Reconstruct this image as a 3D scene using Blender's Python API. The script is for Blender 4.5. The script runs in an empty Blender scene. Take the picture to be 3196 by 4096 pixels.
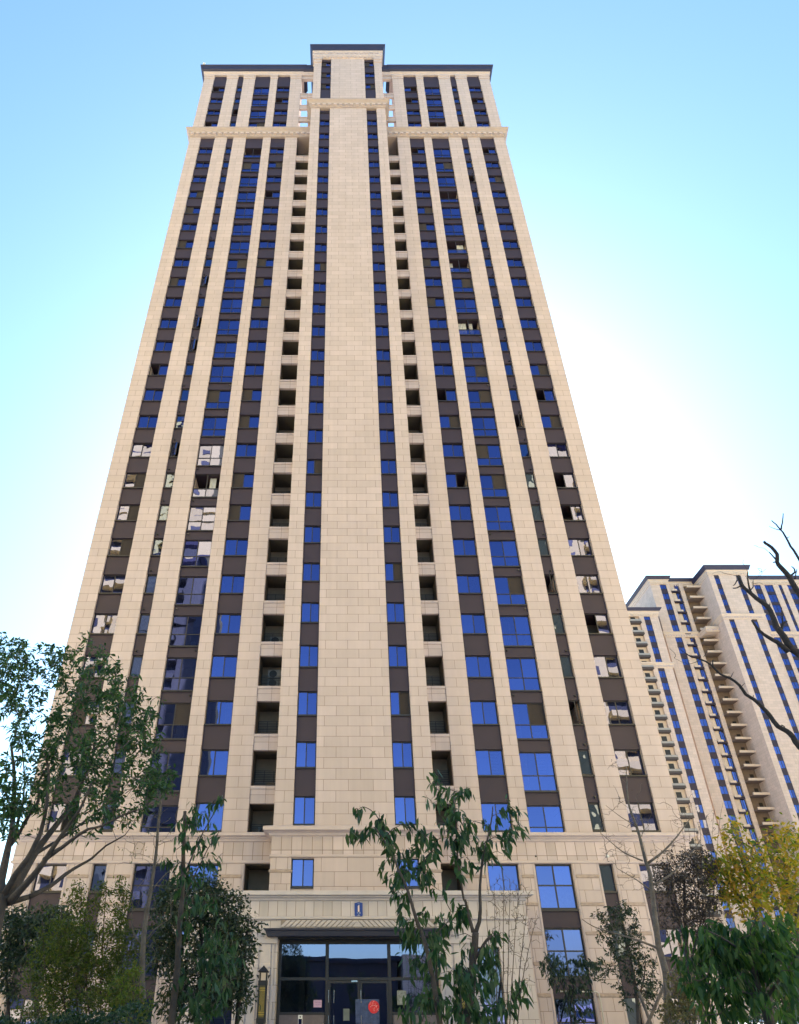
import bpy, math, random
import numpy as np
from mathutils import Vector, Matrix

# ------------------------------------------------------------------ camera, sky, sun, exposure
scene = bpy.context.scene
COL = scene.collection
CAM_Y, CAM_Z, PITCH = -36.5, 1.6, math.radians(31.3)
F_PX, CX_PX, CY_PX = 2657.0, 1370.0, 2417.0          # focal length / principal point in photo pixels (3196 x 4096)
cd = bpy.data.cameras.new('camera')
cd.sensor_fit = 'VERTICAL'; cd.sensor_height = 36.0; cd.sensor_width = 36.0
cd.lens = 36.0 * F_PX / 4096
cd.shift_x = (1598 - CX_PX) / 4096
cd.shift_y = (CY_PX - 2048) / 4096
cd.clip_start = 0.1; cd.clip_end = 3000
cam = bpy.data.objects.new('camera', cd); COL.objects.link(cam)
cam.location = (0, CAM_Y, CAM_Z); cam.rotation_euler = (math.radians(90) + PITCH, 0, 0)
scene.camera = cam

SUN_EL, SUN_AZ = math.radians(37), math.radians(6)   # azimuth from +Y (behind the tower) towards +X
world = bpy.data.worlds.new("World"); scene.world = world; world.use_nodes = True
wn = world.node_tree.nodes; bg = wn['Background']
sky = wn.new('ShaderNodeTexSky'); sky.sky_type = 'NISHITA'; sky.sun_disc = False
sky.sun_elevation = SUN_EL; sky.sun_rotation = SUN_AZ
sky.air_density = 1.25; sky.dust_density = 1.2; sky.ozone_density = 0.2
tint = wn.new('ShaderNodeMixRGB'); tint.blend_type = 'MULTIPLY'; tint.inputs[0].default_value = 1.0; tint.inputs[2].default_value = (0.66, 0.935, 1.12, 1)
world.node_tree.links.new(sky.outputs[0], tint.inputs[1]); world.node_tree.links.new(tint.outputs[0], bg.inputs[0]); bg.inputs[1].default_value = 0.07
sd = bpy.data.lights.new('sun', 'SUN'); sd.energy = 5.0; sd.angle = math.radians(0.5); sd.color = (1.0, 0.93, 0.82)
sun = bpy.data.objects.new('sun', sd); COL.objects.link(sun)
SDIR = Vector((math.sin(SUN_AZ) * math.cos(SUN_EL), math.cos(SUN_AZ) * math.cos(SUN_EL), math.sin(SUN_EL)))
sun.rotation_euler = (-SDIR).to_track_quat('-Z', 'Y').to_euler(); sun.location = (20, 60, 140)
scene.view_settings.view_transform = 'Standard'; scene.view_settings.look = 'None'
scene.view_settings.gamma = 1.0; scene.view_settings.exposure = 2.14
scene.cycles.max_bounces = 8; scene.cycles.transparent_max_bounces = 24
scene.cycles.caustics_reflective = False; scene.cycles.caustics_refractive = False


def at(px, py, Y):
    """photo pixel + world depth -> point"""
    u = (px - CX_PX) / F_PX; v = (CY_PX - py) / F_PX
    dy = math.cos(PITCH) - v * math.sin(PITCH); dz = math.sin(PITCH) + v * math.cos(PITCH)
    t = (Y - CAM_Y) / dy
    return Vector((u * t, Y, CAM_Z + dz * t))


# ------------------------------------------------------------------ materials
MATS = {}


def new_mat(name):
    m = bpy.data.materials.new(name); m.use_nodes = True
    return m, m.node_tree.nodes, m.node_tree.links, m.node_tree.nodes['Principled BSDF']


def plain(name, col, rough=0.6, metal=0.0, var=0.12, scale=2.0, bump=0.0, spec=0.5, bscale=60):
    if name in MATS: return MATS[name]
    m, N, L, b = new_mat(name)
    b.inputs['Roughness'].default_value = rough; b.inputs['Metallic'].default_value = metal
    b.inputs['Specular IOR Level'].default_value = spec
    tc = N.new('ShaderNodeTexCoord'); nz = N.new('ShaderNodeTexNoise'); nz.inputs['Scale'].default_value = scale
    nz.inputs['Detail'].default_value = 6; nz.inputs['Roughness'].default_value = 0.65
    L.new(tc.outputs['Object'], nz.inputs['Vector'])
    r = N.new('ShaderNodeMapRange'); r.inputs[1].default_value = 0.3; r.inputs[2].default_value = 0.7
    r.inputs[3].default_value = 1 - var; r.inputs[4].default_value = 1 + var
    L.new(nz.outputs[0], r.inputs[0])
    mx = N.new('ShaderNodeVectorMath'); mx.operation = 'SCALE'; mx.inputs[0].default_value = col
    L.new(r.outputs[0], mx.inputs['Scale']); L.new(mx.outputs[0], b.inputs['Base Color'])
    if bump:
        n2 = N.new('ShaderNodeTexNoise'); n2.inputs['Scale'].default_value = bscale; n2.inputs['Detail'].default_value = 4
        L.new(tc.outputs['Object'], n2.inputs['Vector'])
        bp = N.new('ShaderNodeBump'); bp.inputs['Strength'].default_value = bump; bp.inputs['Distance'].default_value = 0.02
        L.new(n2.outputs[0], bp.inputs['Height']); L.new(bp.outputs[0], b.inputs['Normal'])
    MATS[name] = m
    return m


STONE = (0.53, 0.44, 0.425)


def blocks(name, col, bw, bh, mortar=0.022, shift=0.0, zshift=0.0, tint=0.06, offset=0.5, mcol=(0.235, 0.175, 0.14)):
    """stone cladding in running bond, laid out in the object's own x and z"""
    if name in MATS: return MATS[name]
    m, N, L, b = new_mat(name)
    b.inputs['Roughness'].default_value = 0.75; b.inputs['Specular IOR Level'].default_value = 0.3
    tc = N.new('ShaderNodeTexCoord'); sp = N.new('ShaderNodeSeparateXYZ'); L.new(tc.outputs['Object'], sp.inputs[0])
    ax = N.new('ShaderNodeMath'); ax.operation = 'ADD'; ax.inputs[1].default_value = shift; L.new(sp.outputs[0], ax.inputs[0])
    # side faces run their courses along y
    sy = N.new('ShaderNodeMath'); sy.operation = 'ADD'; L.new(ax.outputs[0], sy.inputs[0])
    ge = N.new('ShaderNodeNewGeometry'); sn = N.new('ShaderNodeSeparateXYZ'); L.new(ge.outputs['True Normal'], sn.inputs[0])
    ab = N.new('ShaderNodeMath'); ab.operation = 'ABSOLUTE'; L.new(sn.outputs[0], ab.inputs[0])
    gt = N.new('ShaderNodeMath'); gt.operation = 'GREATER_THAN'; gt.inputs[1].default_value = 0.7; L.new(ab.outputs[0], gt.inputs[0])
    mu = N.new('ShaderNodeMath'); mu.operation = 'MULTIPLY'; L.new(sp.outputs[1], mu.inputs[0]); L.new(gt.outputs[0], mu.inputs[1])
    L.new(mu.outputs[0], sy.inputs[1])
    az = N.new('ShaderNodeMath'); az.operation = 'ADD'; az.inputs[1].default_value = zshift; L.new(sp.outputs[2], az.inputs[0])
    cb = N.new('ShaderNodeCombineXYZ'); L.new(sy.outputs[0], cb.inputs[0]); L.new(az.outputs[0], cb.inputs[1])
    br = N.new('ShaderNodeTexBrick'); br.offset = offset; br.offset_frequency = 2; br.squash = 1.0
    br.inputs['Scale'].default_value = 1.0; br.inputs['Mortar Size'].default_value = mortar / 2
    br.inputs['Mortar Smooth'].default_value = 0.2; br.inputs['Bias'].default_value = 0.0
    br.inputs['Brick Width'].default_value = bw; br.inputs['Row Height'].default_value = bh
    c = Vector(col)
    br.inputs['Color1'].default_value = (*(c * (1 - tint)), 1)
    br.inputs['Color2'].default_value = (c.x * (1 + tint), c.y * (1 + tint), c.z * (1 + tint * 1.3), 1)
    br.inputs['Mortar'].default_value = (*mcol, 1)
    L.new(cb.outputs[0], br.inputs['Vector'])
    nz = N.new('ShaderNodeTexNoise'); nz.inputs['Scale'].default_value = 0.5; nz.inputs['Detail'].default_value = 8
    nz.inputs['Roughness'].default_value = 0.7
    L.new(tc.outputs['Object'], nz.inputs['Vector'])
    # faint vertical streaking from rain
    mp = N.new('ShaderNodeMapping'); mp.inputs['Scale'].default_value = (3.0, 3.0, 0.12); L.new(tc.outputs['Object'], mp.inputs[0])
    n3 = N.new('ShaderNodeTexNoise'); n3.inputs['Scale'].default_value = 1.0; n3.inputs['Detail'].default_value = 5
    L.new(mp.outputs[0], n3.inputs['Vector'])
    am = N.new('ShaderNodeMath'); am.operation = 'ADD'; L.new(nz.outputs[0], am.inputs[0]); L.new(n3.outputs[0], am.inputs[1])
    r = N.new('ShaderNodeMapRange'); r.inputs[1].default_value = 0.7; r.inputs[2].default_value = 1.3
    r.inputs[3].default_value = 0.93; r.inputs[4].default_value = 1.06; L.new(am.outputs[0], r.inputs[0])
    mx = N.new('ShaderNodeVectorMath'); mx.operation = 'SCALE'; L.new(br.outputs[0], mx.inputs[0]); L.new(r.outputs[0], mx.inputs['Scale'])
    L.new(mx.outputs[0], b.inputs['Base Color'])
    n2 = N.new('ShaderNodeTexNoise'); n2.inputs['Scale'].default_value = 45; n2.inputs['Detail'].default_value = 3
    L.new(tc.outputs['Object'], n2.inputs['Vector'])
    sb = N.new('ShaderNodeMath'); sb.operation = 'MULTIPLY_ADD'; sb.inputs[1].default_value = -1.0; L.new(br.outputs['Fac'], sb.inputs[0])
    n4 = N.new('ShaderNodeMath'); n4.operation = 'MULTIPLY'; n4.inputs[1].default_value = 0.15; L.new(n2.outputs[0], n4.inputs[0])
    L.new(n4.outputs[0], sb.inputs[2])
    bp = N.new('ShaderNodeBump'); bp.inputs['Strength'].default_value = 0.5; bp.inputs['Distance'].default_value = 0.012
    L.new(sb.outputs[0], bp.inputs['Height']); L.new(bp.outputs[0], b.inputs['Normal'])
    MATS[name] = m
    return m


def glass(name, refl=(0.5, 0.6, 1.0), trans=(0.30, 0.34, 0.42), base=0.34, wave=0.10, wscale=1.3):
    m, N, L, b = new_mat(name); N.remove(b)
    out = N['Material Output']
    tr = N.new('ShaderNodeBsdfTransparent'); tr.inputs[0].default_value = (*trans, 1)
    gl = N.new('ShaderNodeBsdfGlossy'); gl.inputs['Roughness'].default_value = 0.0; gl.inputs[0].default_value = (*refl, 1)
    lw = N.new('ShaderNodeFresnel'); lw.inputs[0].default_value = 1.45
    ad = N.new('ShaderNodeMath'); ad.operation = 'MULTIPLY_ADD'; ad.inputs[1].default_value = 1.3; ad.inputs[2].default_value = base; ad.use_clamp = True
    L.new(lw.outputs[0], ad.inputs[0])
    ge = N.new('ShaderNodeNewGeometry'); vr_ = N.new('ShaderNodeMapRange'); vr_.inputs[3].default_value = 0.72; vr_.inputs[4].default_value = 1.22
    L.new(ge.outputs['Random Per Island'], vr_.inputs[0]); sc_ = N.new('ShaderNodeVectorMath'); sc_.operation = 'SCALE'; sc_.inputs[0].default_value = refl
    L.new(vr_.outputs[0], sc_.inputs['Scale']); L.new(sc_.outputs[0], gl.inputs[0])
    mx = N.new('ShaderNodeMixShader'); L.new(ad.outputs[0], mx.inputs[0]); L.new(tr.outputs[0], mx.inputs[1]); L.new(gl.outputs[0], mx.inputs[2])
    tc = N.new('ShaderNodeTexCoord'); nz = N.new('ShaderNodeTexNoise'); nz.inputs['Scale'].default_value = wscale
    nz.inputs['Detail'].default_value = 1.0
    oi = N.new('ShaderNodeObjectInfo'); va = N.new('ShaderNodeVectorMath'); va.operation = 'ADD'
    L.new(tc.outputs['Object'], va.inputs[0]); L.new(oi.outputs['Location'], va.inputs[1])
    L.new(va.outputs[0], nz.inputs['Vector'])
    bp = N.new('ShaderNodeBump'); bp.inputs['Strength'].default_value = wave; bp.inputs['Distance'].default_value = 0.10
    L.new(nz.outputs[0], bp.inputs['Height']); L.new(bp.outputs[0], gl.inputs['Normal'])
    L.new(mx.outputs[0], out.inputs[0])
    MATS[name] = m
    return m


def leafmat(name, cols, trans=0.35, rough=0.45):
    m, N, L, b = new_mat(name)
    ge = N.new('ShaderNodeNewGeometry'); cr = N.new('ShaderNodeValToRGB')
    L.new(ge.outputs['Random Per Island'], cr.inputs[0])
    e = cr.color_ramp.elements
    while len(e) < len(cols): e.new(0.5)
    for i, c in enumerate(cols):
        e[i].position = i / max(1, len(cols) - 1); e[i].color = (*c, 1)
    L.new(cr.outputs[0], b.inputs['Base Color']); b.inputs['Roughness'].default_value = rough
    b.inputs['Specular IOR Level'].default_value = 0.35
    tl = N.new('ShaderNodeBsdfTranslucent')
    hs = N.new('ShaderNodeMixRGB'); hs.blend_type = 'MULTIPLY'; hs.inputs[0].default_value = 1.0; hs.inputs[2].default_value = (1.3, 1.5, 0.5, 1)
    L.new(cr.outputs[0], hs.inputs[1]); L.new(hs.outputs[0], tl.inputs[0])
    mx = N.new('ShaderNodeMixShader'); mx.inputs[0].default_value = trans
    L.new(b.outputs[0], mx.inputs[1]); L.new(tl.outputs[0], mx.inputs[2]); L.new(mx.outputs[0], N['Material Output'].inputs[0])
    MATS[name] = m
    return m


M_PLAIN = plain('cream_stone', STONE, 0.75, var=0.07, scale=1.2, bump=0.2)
M_GREY = plain('pale_grey_stone', (0.55, 0.495, 0.50), 0.7, var=0.08, scale=1.5, bump=0.25)
M_TAN = plain('shaded_cornice_stone', (0.40, 0.325, 0.30), 0.75, var=0.08, scale=1.5, bump=0.2)  # darker than the wall stone: the cove's shade is put into the colour
M_BELT = plain('rough_belt_stone', (0.40, 0.315, 0.27), 0.9, var=0.18, scale=5, bump=0.9, bscale=12)
M_DARK = plain('brown_panel', (0.030, 0.018, 0.032), 0.6, var=0.10, scale=0.8, bump=0.1)
M_FRAME = plain('window_frame_metal', (0.022, 0.019, 0.022), 0.45, var=0.05)
M_SCREEN = plain('insect_screen', (0.035, 0.027, 0.026), 0.9, var=0.1, scale=9)
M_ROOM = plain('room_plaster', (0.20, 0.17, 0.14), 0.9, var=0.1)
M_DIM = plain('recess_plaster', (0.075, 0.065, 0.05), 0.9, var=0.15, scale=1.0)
M_ROOF = plain('roof_metal', (0.022, 0.021, 0.055), 0.5, var=0.1)
M_CURT = plain('curtain_cloth', (0.62, 0.60, 0.56), 0.9, var=0.15, scale=6)
M_BLIND = plain('blind_slats', (0.45, 0.44, 0.42), 0.6, var=0.05)
M_RAIL = plain('rail_metal', (0.018, 0.017, 0.018), 0.5)
M_LEDGE = plain('grey_concrete', (0.09, 0.083, 0.078), 0.9, var=0.15)
M_WHITE = plain('white_plastic', (0.72, 0.72, 0.70), 0.45, var=0.04)
M_BLACK = plain('black_metal', (0.012, 0.011, 0.012), 0.45)
M_GOLD = plain('gold_metal', (0.48, 0.34, 0.06), 0.4, metal=0.2, var=0.1)
M_STEEL = plain('steel', (0.62, 0.62, 0.63), 0.25, metal=1.0, var=0.03)
M_GLASS = glass('window_glass', refl=(0.25, 0.275, 0.64), trans=(0.22, 0.23, 0.26), base=0.42, wave=0.026, wscale=1.0)
M_TEAL = glass('casement_glass', refl=(0.26, 0.33, 0.66), trans=(0.22, 0.27, 0.32), base=0.30)
M_DOORG = glass('entrance_glass', refl=(0.48, 0.54, 0.98), trans=(0.32, 0.33, 0.36), base=0.30, wave=0.015, wscale=0.8)
M_CANOPY = plain('canopy_metal', (0.035, 0.037, 0.06), 0.4, var=0.06)
M_PALE = plain('pale_wall', (0.78, 0.62, 0.25), 0.8, var=0.05)  # opposite towers' wall, paled to add bounce light to the shaded facade


# ------------------------------------------------------------------ mesh helpers
class MB:
    def __init__(self): self.v = []; self.f = []

    def box(self, x0, x1, y0, y1, z0, z1):
        b = len(self.v)
        self.v += [(x0, y0, z0), (x1, y0, z0), (x1, y1, z0), (x0, y1, z0), (x0, y0, z1), (x1, y0, z1), (x1, y1, z1), (x0, y1, z1)]
        self.f += [(b, b + 3, b + 2, b + 1), (b + 4, b + 5, b + 6, b + 7), (b, b + 1, b + 5, b + 4), (b + 1, b + 2, b + 6, b + 5),
                   (b + 2, b + 3, b + 7, b + 6), (b + 3, b, b + 4, b + 7)]
        return self

    def poly(self, pts):
        b = len(self.v); self.v += [tuple(p) for p in pts]; self.f.append(tuple(range(b, b + len(pts)))); return self

    def prism(self, pts, d):
        """closed outline pushed along vector d"""
        n = len(pts); b = len(self.v); d = Vector(d)
        self.v += [tuple(p) for p in pts] + [tuple(Vector(p) + d) for p in pts]
        self.f.append(tuple(range(b, b + n))); self.f.append(tuple(range(b + 2 * n - 1, b + n - 1, -1)))
        for i in range(n):
            j = (i + 1) % n
            self.f.append((b + i, b + n + i, b + n + j, b + j))
        return self

    def band(self, x0, x1, yf, yb, prof, back=False):
        """moulding: list of (outward, z) swept round the front and both returns"""
        b = len(self.v)
        for o, z in prof:
            bo = o if back else 0
            self.v += [(x0 - o, yf - o, z), (x1 + o, yf - o, z), (x1 + o, yb + bo, z), (x0 - o, yb + bo, z)]
        for k in range(len(prof) - 1):
            a, c = b + 4 * k, b + 4 * k + 4
            for i in range(4):
                j = (i + 1) % 4
                self.f.append((a + i, a + j, c + j, c + i))
        self.f.append((b + 3, b + 2, b + 1, b)); e = b + 4 * (len(prof) - 1)
        self.f.append((e, e + 1, e + 2, e + 3))
        return self

    def tube(self, pts, radii, n=6, cap=True):
        pts = [Vector(p) for p in pts]; b = len(self.v); k = len(pts)
        up = Vector((0.31, 0.73, 0.61))
        for i, p in enumerate(pts):
            t = (pts[min(i + 1, k - 1)] - pts[max(i - 1, 0)])
            if t.length < 1e-9: t = Vector((0, 0, 1))
            t.normalize(); a = t.cross(up)
            if a.length < 1e-3: a = t.cross(Vector((1, 0, 0)))
            a.normalize(); c = t.cross(a); r = radii[i] if isinstance(radii, (list, tuple)) else radii
            for q in range(n):
                w = 2 * math.pi * q / n
                self.v.append(tuple(p + (a * math.cos(w) + c * math.sin(w)) * r))
        for i in range(k - 1):
            for q in range(n):
                s = (q + 1) % n
                self.f.append((b + i * n + q, b + i * n + s, b + (i + 1) * n + s, b + (i + 1) * n + q))
        if cap:
            self.f.append(tuple(b + q for q in range(n - 1, -1, -1)))
            self.f.append(tuple(b + (k - 1) * n + q for q in range(n)))
        return self

    def mesh(self, name, mat, smooth=False):
        me = bpy.data.meshes.new(name); me.from_pydata(self.v, [], self.f)
        for m in (mat if isinstance(mat, (list, tuple)) else [mat]): me.materials.append(m)
        if smooth: me.polygons.foreach_set('use_smooth', [True] * len(me.polygons))
        me.update()
        return me

    def obj(self, name, mat, parent=None, loc=(0, 0, 0), smooth=False):
        return link(name, self.mesh(name, mat, smooth), parent, loc)


def link(name, me, parent=None, loc=(0, 0, 0)):
    o = bpy.data.objects.new(name, me); COL.objects.link(o); o.location = loc
    if parent: o.parent = parent
    return o


def tag(o, label, cat, group=None, kind=None):
    o['label'] = label; o['category'] = cat
    if group: o['group'] = group
    if kind: o['kind'] = kind
    return o


def thing(name, label, cat, loc=(0, 0, 0), group=None, rz=0.0):
    o = bpy.data.objects.new(name, None); COL.objects.link(o); o.location = loc; o.rotation_euler = (0, 0, rz)
    o.empty_display_size = 0.3
    return tag(o, label, cat, group)


def struct(name, mb, mat):
    o = mb.obj(name, mat); o['kind'] = 'structure'; return o


def pane_quad(mb, x0, x1, z0, z1, y, rng, tilt=0.006):
    a, c = rng.uniform(-tilt, tilt), rng.uniform(-tilt, tilt)
    w, h = x1 - x0, z1 - z0
    mb.poly([(x0, y - a * w - c * h, z0), (x1, y + a * w - c * h, z0), (x1, y + a * w + c * h, z1), (x0, y - a * w + c * h, z1)])


# ------------------------------------------------------------------ ground
g = MB(); g.poly([(-1500, -1500, 0), (1500, -1500, 0), (1500, 1500, 0), (-1500, 1500, 0)])
struct('ground', g, plain('pale_paving', (0.36, 0.365, 0.39), 0.9, var=0.12, scale=0.6, bump=0.3, bscale=25))  # kept pale so sunlit ground bounces light onto the shaded facade
g = MB(); g.box(-3.2, 4.4, -60, -5.4, -0.2, 0.012)
struct('path', g, blocks('paving', (0.30, 0.27, 0.24), 0.6, 0.6, 0.01))
g = MB(); g.box(-70, 100, -49, -43, -0.2, 0.008)
struct('road', g, plain('asphalt', (0.12, 0.115, 0.11), 0.9, var=0.2, scale=8, bump=0.4))
g = MB()
for k in range(3): g.box(-3.6 + 0.0 * k, 4.8, -5.4 + 0.34 * k, -1.9, 0.15 * k + 0.013, 0.15 * k + 0.15)
struct('steps', g, M_GREY)

# ------------------------------------------------------------------ main tower
rng = random.Random(11)
BX, CXT = 0.54, 0.64          # centre of the wings / of the middle bay
T = thing('apartment_tower', 'tall cream stone apartment tower with dark window strips, filling the middle of the picture', 'building', (0, 0, 0))
Z0 = 6.70                      # window sill of row 0; rows are 3 m apart


def zs(n): return Z0 + 3.0 * n


STR = {'A': (14.86, 16.43), 'N': (12.78, 13.50), 'G': (9.45, 11.36), 'B': (6.98, 8.58)}
PIERS = [(16.43, 17.66), (13.50, 14.86), (11.36, 12.78), (8.58, 9.45), (5.62, 6.98)]
DEEP = 1.7


def span(s, a, b):
    x = sorted((BX + s * a, BX + s * b)); return x[0], x[1]


# core masses (rooms' back walls); slots beside the middle bay stay open to the sky at the top
c = MB()
c.box(BX - 17.4, BX + 17.4, DEEP + 0.004, 16, 0, 88.3)
for s in (-1, 1):
    x0, x1 = span(s, 5.72, 17.4); c.box(x0, x1, DEEP + 0.004, 2.0, 88.3, 100.6)
    x0, x1 = span(s, 8.5, 17.4); c.box(x0, x1, 2.0, 16, 88.3, 100.6)
c.box(CXT - 4.0, CXT + 4.0, 0.2, 3.2, 88.3, 103)
c.obj('core_wall', M_ROOM, T)
# side bays further back on both flanks
for s in (-1, 1):
    sb = MB(); x0, x1 = span(s, 17.42, 18.45); sb.box(x0, x1, 6.5, 13, 0, 86.2)
    sb.band(x0, x1, 6.5, 13, [(0.0, 86.2), (0.35, 86.6), (0.4, 87.2), (0.15, 87.5)], True)
    sb.obj('side_bay', M_PLAIN, T)
    sw = MB(); x0, x1 = span(s, 17.40, 17.60); sw.box(x0, x1, DEEP, 16.2, 0, 100.9)
    sw.obj('flank_wall', blocks('stone_flank', STONE, 1.3, 0.6), T, (0, 0, 0))

# piers, each with its own running bond
for s in (-1, 1):
    for a, b in PIERS:
        x0, x1 = span(s, a, b); w = x1 - x0
        p = MB(); p.box(0, w, 0, DEEP, 9.5, 100.1)
        p.obj('pier', blocks('stone_pier_%d' % round(w * 100), STONE, w, 0.6), T, (x0, 0, 0))
# middle bay
yC = -1.45
HP = 2.06
m = MB(); m.box(-HP, HP, 0, 1.3, 9.5, 88.7); m.box(-HP + 0.03, HP - 0.03, 0.02, 1.3, 88.7, 101.7)
m.obj('middle_panel', blocks('stone_middle', STONE, 1.32, 0.6, shift=0.66 * 0.5), T, (CXT, yC, 0))
for s in (-1, 1):
    x0, x1 = sorted((CXT + s * 3.20, CXT + s * 4.20)); w = x1 - x0
    p = MB(); p.box(0, w, 0, 3.2, 9.5, 88.7)
    if s < 0: p.box(0.08, w - 0.02, 0.02, 3.2, 88.7, 100.7)
    else: p.box(0.02, w - 0.08, 0.02, 3.2, 88.7, 100.7)
    p.obj('pier', blocks('stone_pier_%d' % round(w * 100), STONE, w, 0.6), T, (x0, yC, 0))

# dark infill strips between the windows
ROWS = [n for n in range(1, 31) if n != 26]


UPPER = MB()


def infill(x0, x1, yf, h, rows, ztop, below=0.0, z_first=9.5):
    """spandrel panels of one strip; the lowest ten are parts of their own, those above go into one mass"""
    zc = z_first; k = 0
    for n in list(rows) + [None]:
        a, b = (ztop, ztop) if n is None else (max(zs(n) - below, z_first), zs(n) + h)
        if a > zc + 0.01:
            mb = MB() if k < 7 else UPPER; k += 1
            mb.box(x0 + 0.004, x1 - 0.004, yf, yf + DEEP - 0.14, zc, a)
            if mb is not UPPER: mb.obj('spandrel_panel', M_DARK, T)
        zc = b


for s in (-1, 1):
    for k in ('A', 'N', 'B'):
        x0, x1 = span(s, *STR[k]); infill(x0, x1, 0.13, 1.5, ROWS, 100.85)
    x0, x1 = span(s, *STR['G']); infill(x0, x1, 0.13, 1.35, ROWS, 100.85, 0.87)
CROWS = list(range(1, 27)) + [27] + [29, 30, 31]
for s in (-1, 1):
    x0, x1 = sorted((CXT + s * 2.06, CXT + s * 3.20))
    infill(x0, x1, yC + 0.12, 1.45, CROWS, 101.7)
    mb = MB(); mb.box(x0 + 0.004, x1 - 0.004, yC + DEEP - 0.02, yC + DEEP + 0.6, 6, 101.7)
    mb.obj('stairwell_wall', M_ROOM, T)
_o = UPPER.obj('spandrel_panel', M_DARK, T); _o['kind'] = 'stuff'

# windows -------------------------------------------------------------------------------------------------
NWIN = {'sliding_window': 0, 'casement_window': 0, 'balcony_glazing': 0, 'stairwell_window': 0}
REST = {'sliding_window': (MB(), MB())}


def frame_bars(mb, x0, x1, z0, z1, y, bars_x=(), bars_z=(), w=0.055, d=0.07):
    mb.box(x0, x0 + w, y - d / 2, y + d / 2, z0, z1); mb.box(x1 - w, x1, y - d / 2, y + d / 2, z0, z1)
    mb.box(x0 + w, x1 - w, y - d / 2, y + d / 2, z0, z0 + w); mb.box(x0 + w, x1 - w, y - d / 2, y + d / 2, z1 - w, z1)
    for b in bars_x: mb.box(b - w / 2, b + w / 2, y - d / 2 + 0.003, y + d / 2 - 0.003, z0 + w, z1 - w)
    for b in bars_z: mb.box(x0 + w, x1 - w, y - d / 2 + 0.006, y + d / 2 - 0.006, b - w / 2, b + w / 2)


def slats(mb, x0, x1, z0, z1, y):
    z = z0 + 0.05
    while z < z1 - 0.03:
        mb.poly([(x0, y, z), (x1, y, z), (x1, y + 0.04, z + 0.055), (x0, y + 0.04, z + 0.055)]); z += 0.085


def drape(mb, x0, x1, z0, z1, y, rg):
    n = 14; pts = []
    for i in range(n + 1):
        x = x0 + (x1 - x0) * i / n
        pts.append((x, y + 0.03 * math.sin(i * 2.1 + rg.random())))
    for i in range(n):
        (xa, ya), (xb, yb) = pts[i], pts[i + 1]
        mb.poly([(xa, ya, z0), (xb, yb, z0), (xb, yb, z1), (xa, ya, z1)])


def sliding(kind, x0, x1, z0, z1, yg, state, rg, sill_y, merge=None, gm=None):
    xm = (x0 + x1) / 2 + rg.uniform(-0.03, 0.03)
    fr, pn, sc, cu, bl = MB(), MB(), MB(), MB(), MB()
    if merge: fr, pn = merge
    frame_bars(fr, x0, x1, z0, z1, yg, (xm,))
    fr.box(x0 + 0.002, x1 - 0.002, sill_y, yg - 0.04, z0 - 0.09, z0 - 0.004)
    for i, (a, b) in enumerate(((x0 + 0.05, xm - 0.02), (xm + 0.02, x1 - 0.05))):
        st = state[i]; yy = yg + (0.012 if i else -0.012)
        if st in 'gcb': pane_quad(pn, a, b, z0 + 0.05, z1 - 0.05, yy, rg)
        if st == 's': sc.poly([(a, yy, z0 + 0.05), (b, yy, z0 + 0.05), (b, yy, z1 - 0.05), (a, yy, z1 - 0.05)])
        if st == 'c':
            q = a + (b - a) * (0.1 if i == 0 else 0.35); drape(cu, q, b if i else a + (b - a) * 0.6, z0 + 0.04, z1 - 0.04, yg + 0.16, rg)
        if st == 'b': slats(bl, a, b, z0 + 0.05, z1 - 0.05, yg + 0.06)
    if merge: return
    w = fr.obj(kind, M_FRAME, T)
    if pn.f: pn.obj('pane', gm or M_GLASS, w)
    if sc.f: sc.obj('insect_screen', M_SCREEN, w)
    if cu.f: cu.obj('curtain', M_CURT, w)
    if bl.f: bl.obj('blind', M_BLIND, w)


def pick(rg, opts): return opts[int(rg.random() * len(opts))]


WS = ['gg'] * 7 + ['gs', 'sg', 'gs', 'sg', 'gc', 'cg', 'cc', 'gb', 'gs', 'gc', 'og']
OVR = {('A', 1, 1): 'gg', ('A', 1, 2): 'bg', ('A', 1, 6): 'bg', ('A', 1, 9): 'og', ('A', 1, 12): 'og', ('A', -1, 6): 'gg', ('A', -1, 5): 'gg',
       ('A', -1, 7): 'gs', ('A', -1, 8): 'gs', ('A', -1, 1): 'go', ('A', -1, 9): 'gs', ('A', -1, 10): 'gg', ('A', -1, 11): 'gg',
       ('B', -1, 1): 'gg', ('B', -1, 2): 'gg', ('B', -1, 3): 'gc', ('B', -1, 4): 'gg', ('B', -1, 5): 'gg', ('B', -1, 6): 'gc', ('B', -1, 7): 'gg',
       ('B', -1, 8): 'sg', ('B', -1, 9): 'sg', ('B', -1, 10): 'gg', ('B', -1, 11): 'sg', ('B', -1, 12): 'sg', ('B', -1, 13): 'gg', ('B', -1, 14): 'bg',
       ('B', 1, 2): 'gb', ('B', 1, 6): 'gb', ('B', 1, 9): 'go', ('B', 1, 1): 'gg', ('B', 1, 3): 'gg', ('B', 1, 4): 'gg', ('B', 1, 5): 'gg', ('B', 1, 7): 'gg',
       ('B', 1, 8): 'gg', ('B', 1, 10): 'gg', ('B', 1, 11): 'gs'}
for n in ROWS:
    for s in (-1, 1):
        for k in ('A', 'B'):
            x0, x1 = span(s, *STR[k]); rg = random.Random(n * 7 + s * 3 + ord(k))
            st = OVR.get((k, s, n), pick(rg, WS))
            mg = REST['sliding_window'] if n >= 25 else None      # the topmost, smallest rows are one mass
            sliding('sliding_window', x0 + 0.01, x1 - 0.01, zs(n), zs(n) + 1.5, 0.27, st, rg, 0.03, mg)
rw = REST['sliding_window'][0].obj('sliding_window', M_FRAME, T); rw['kind'] = 'stuff'
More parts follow.
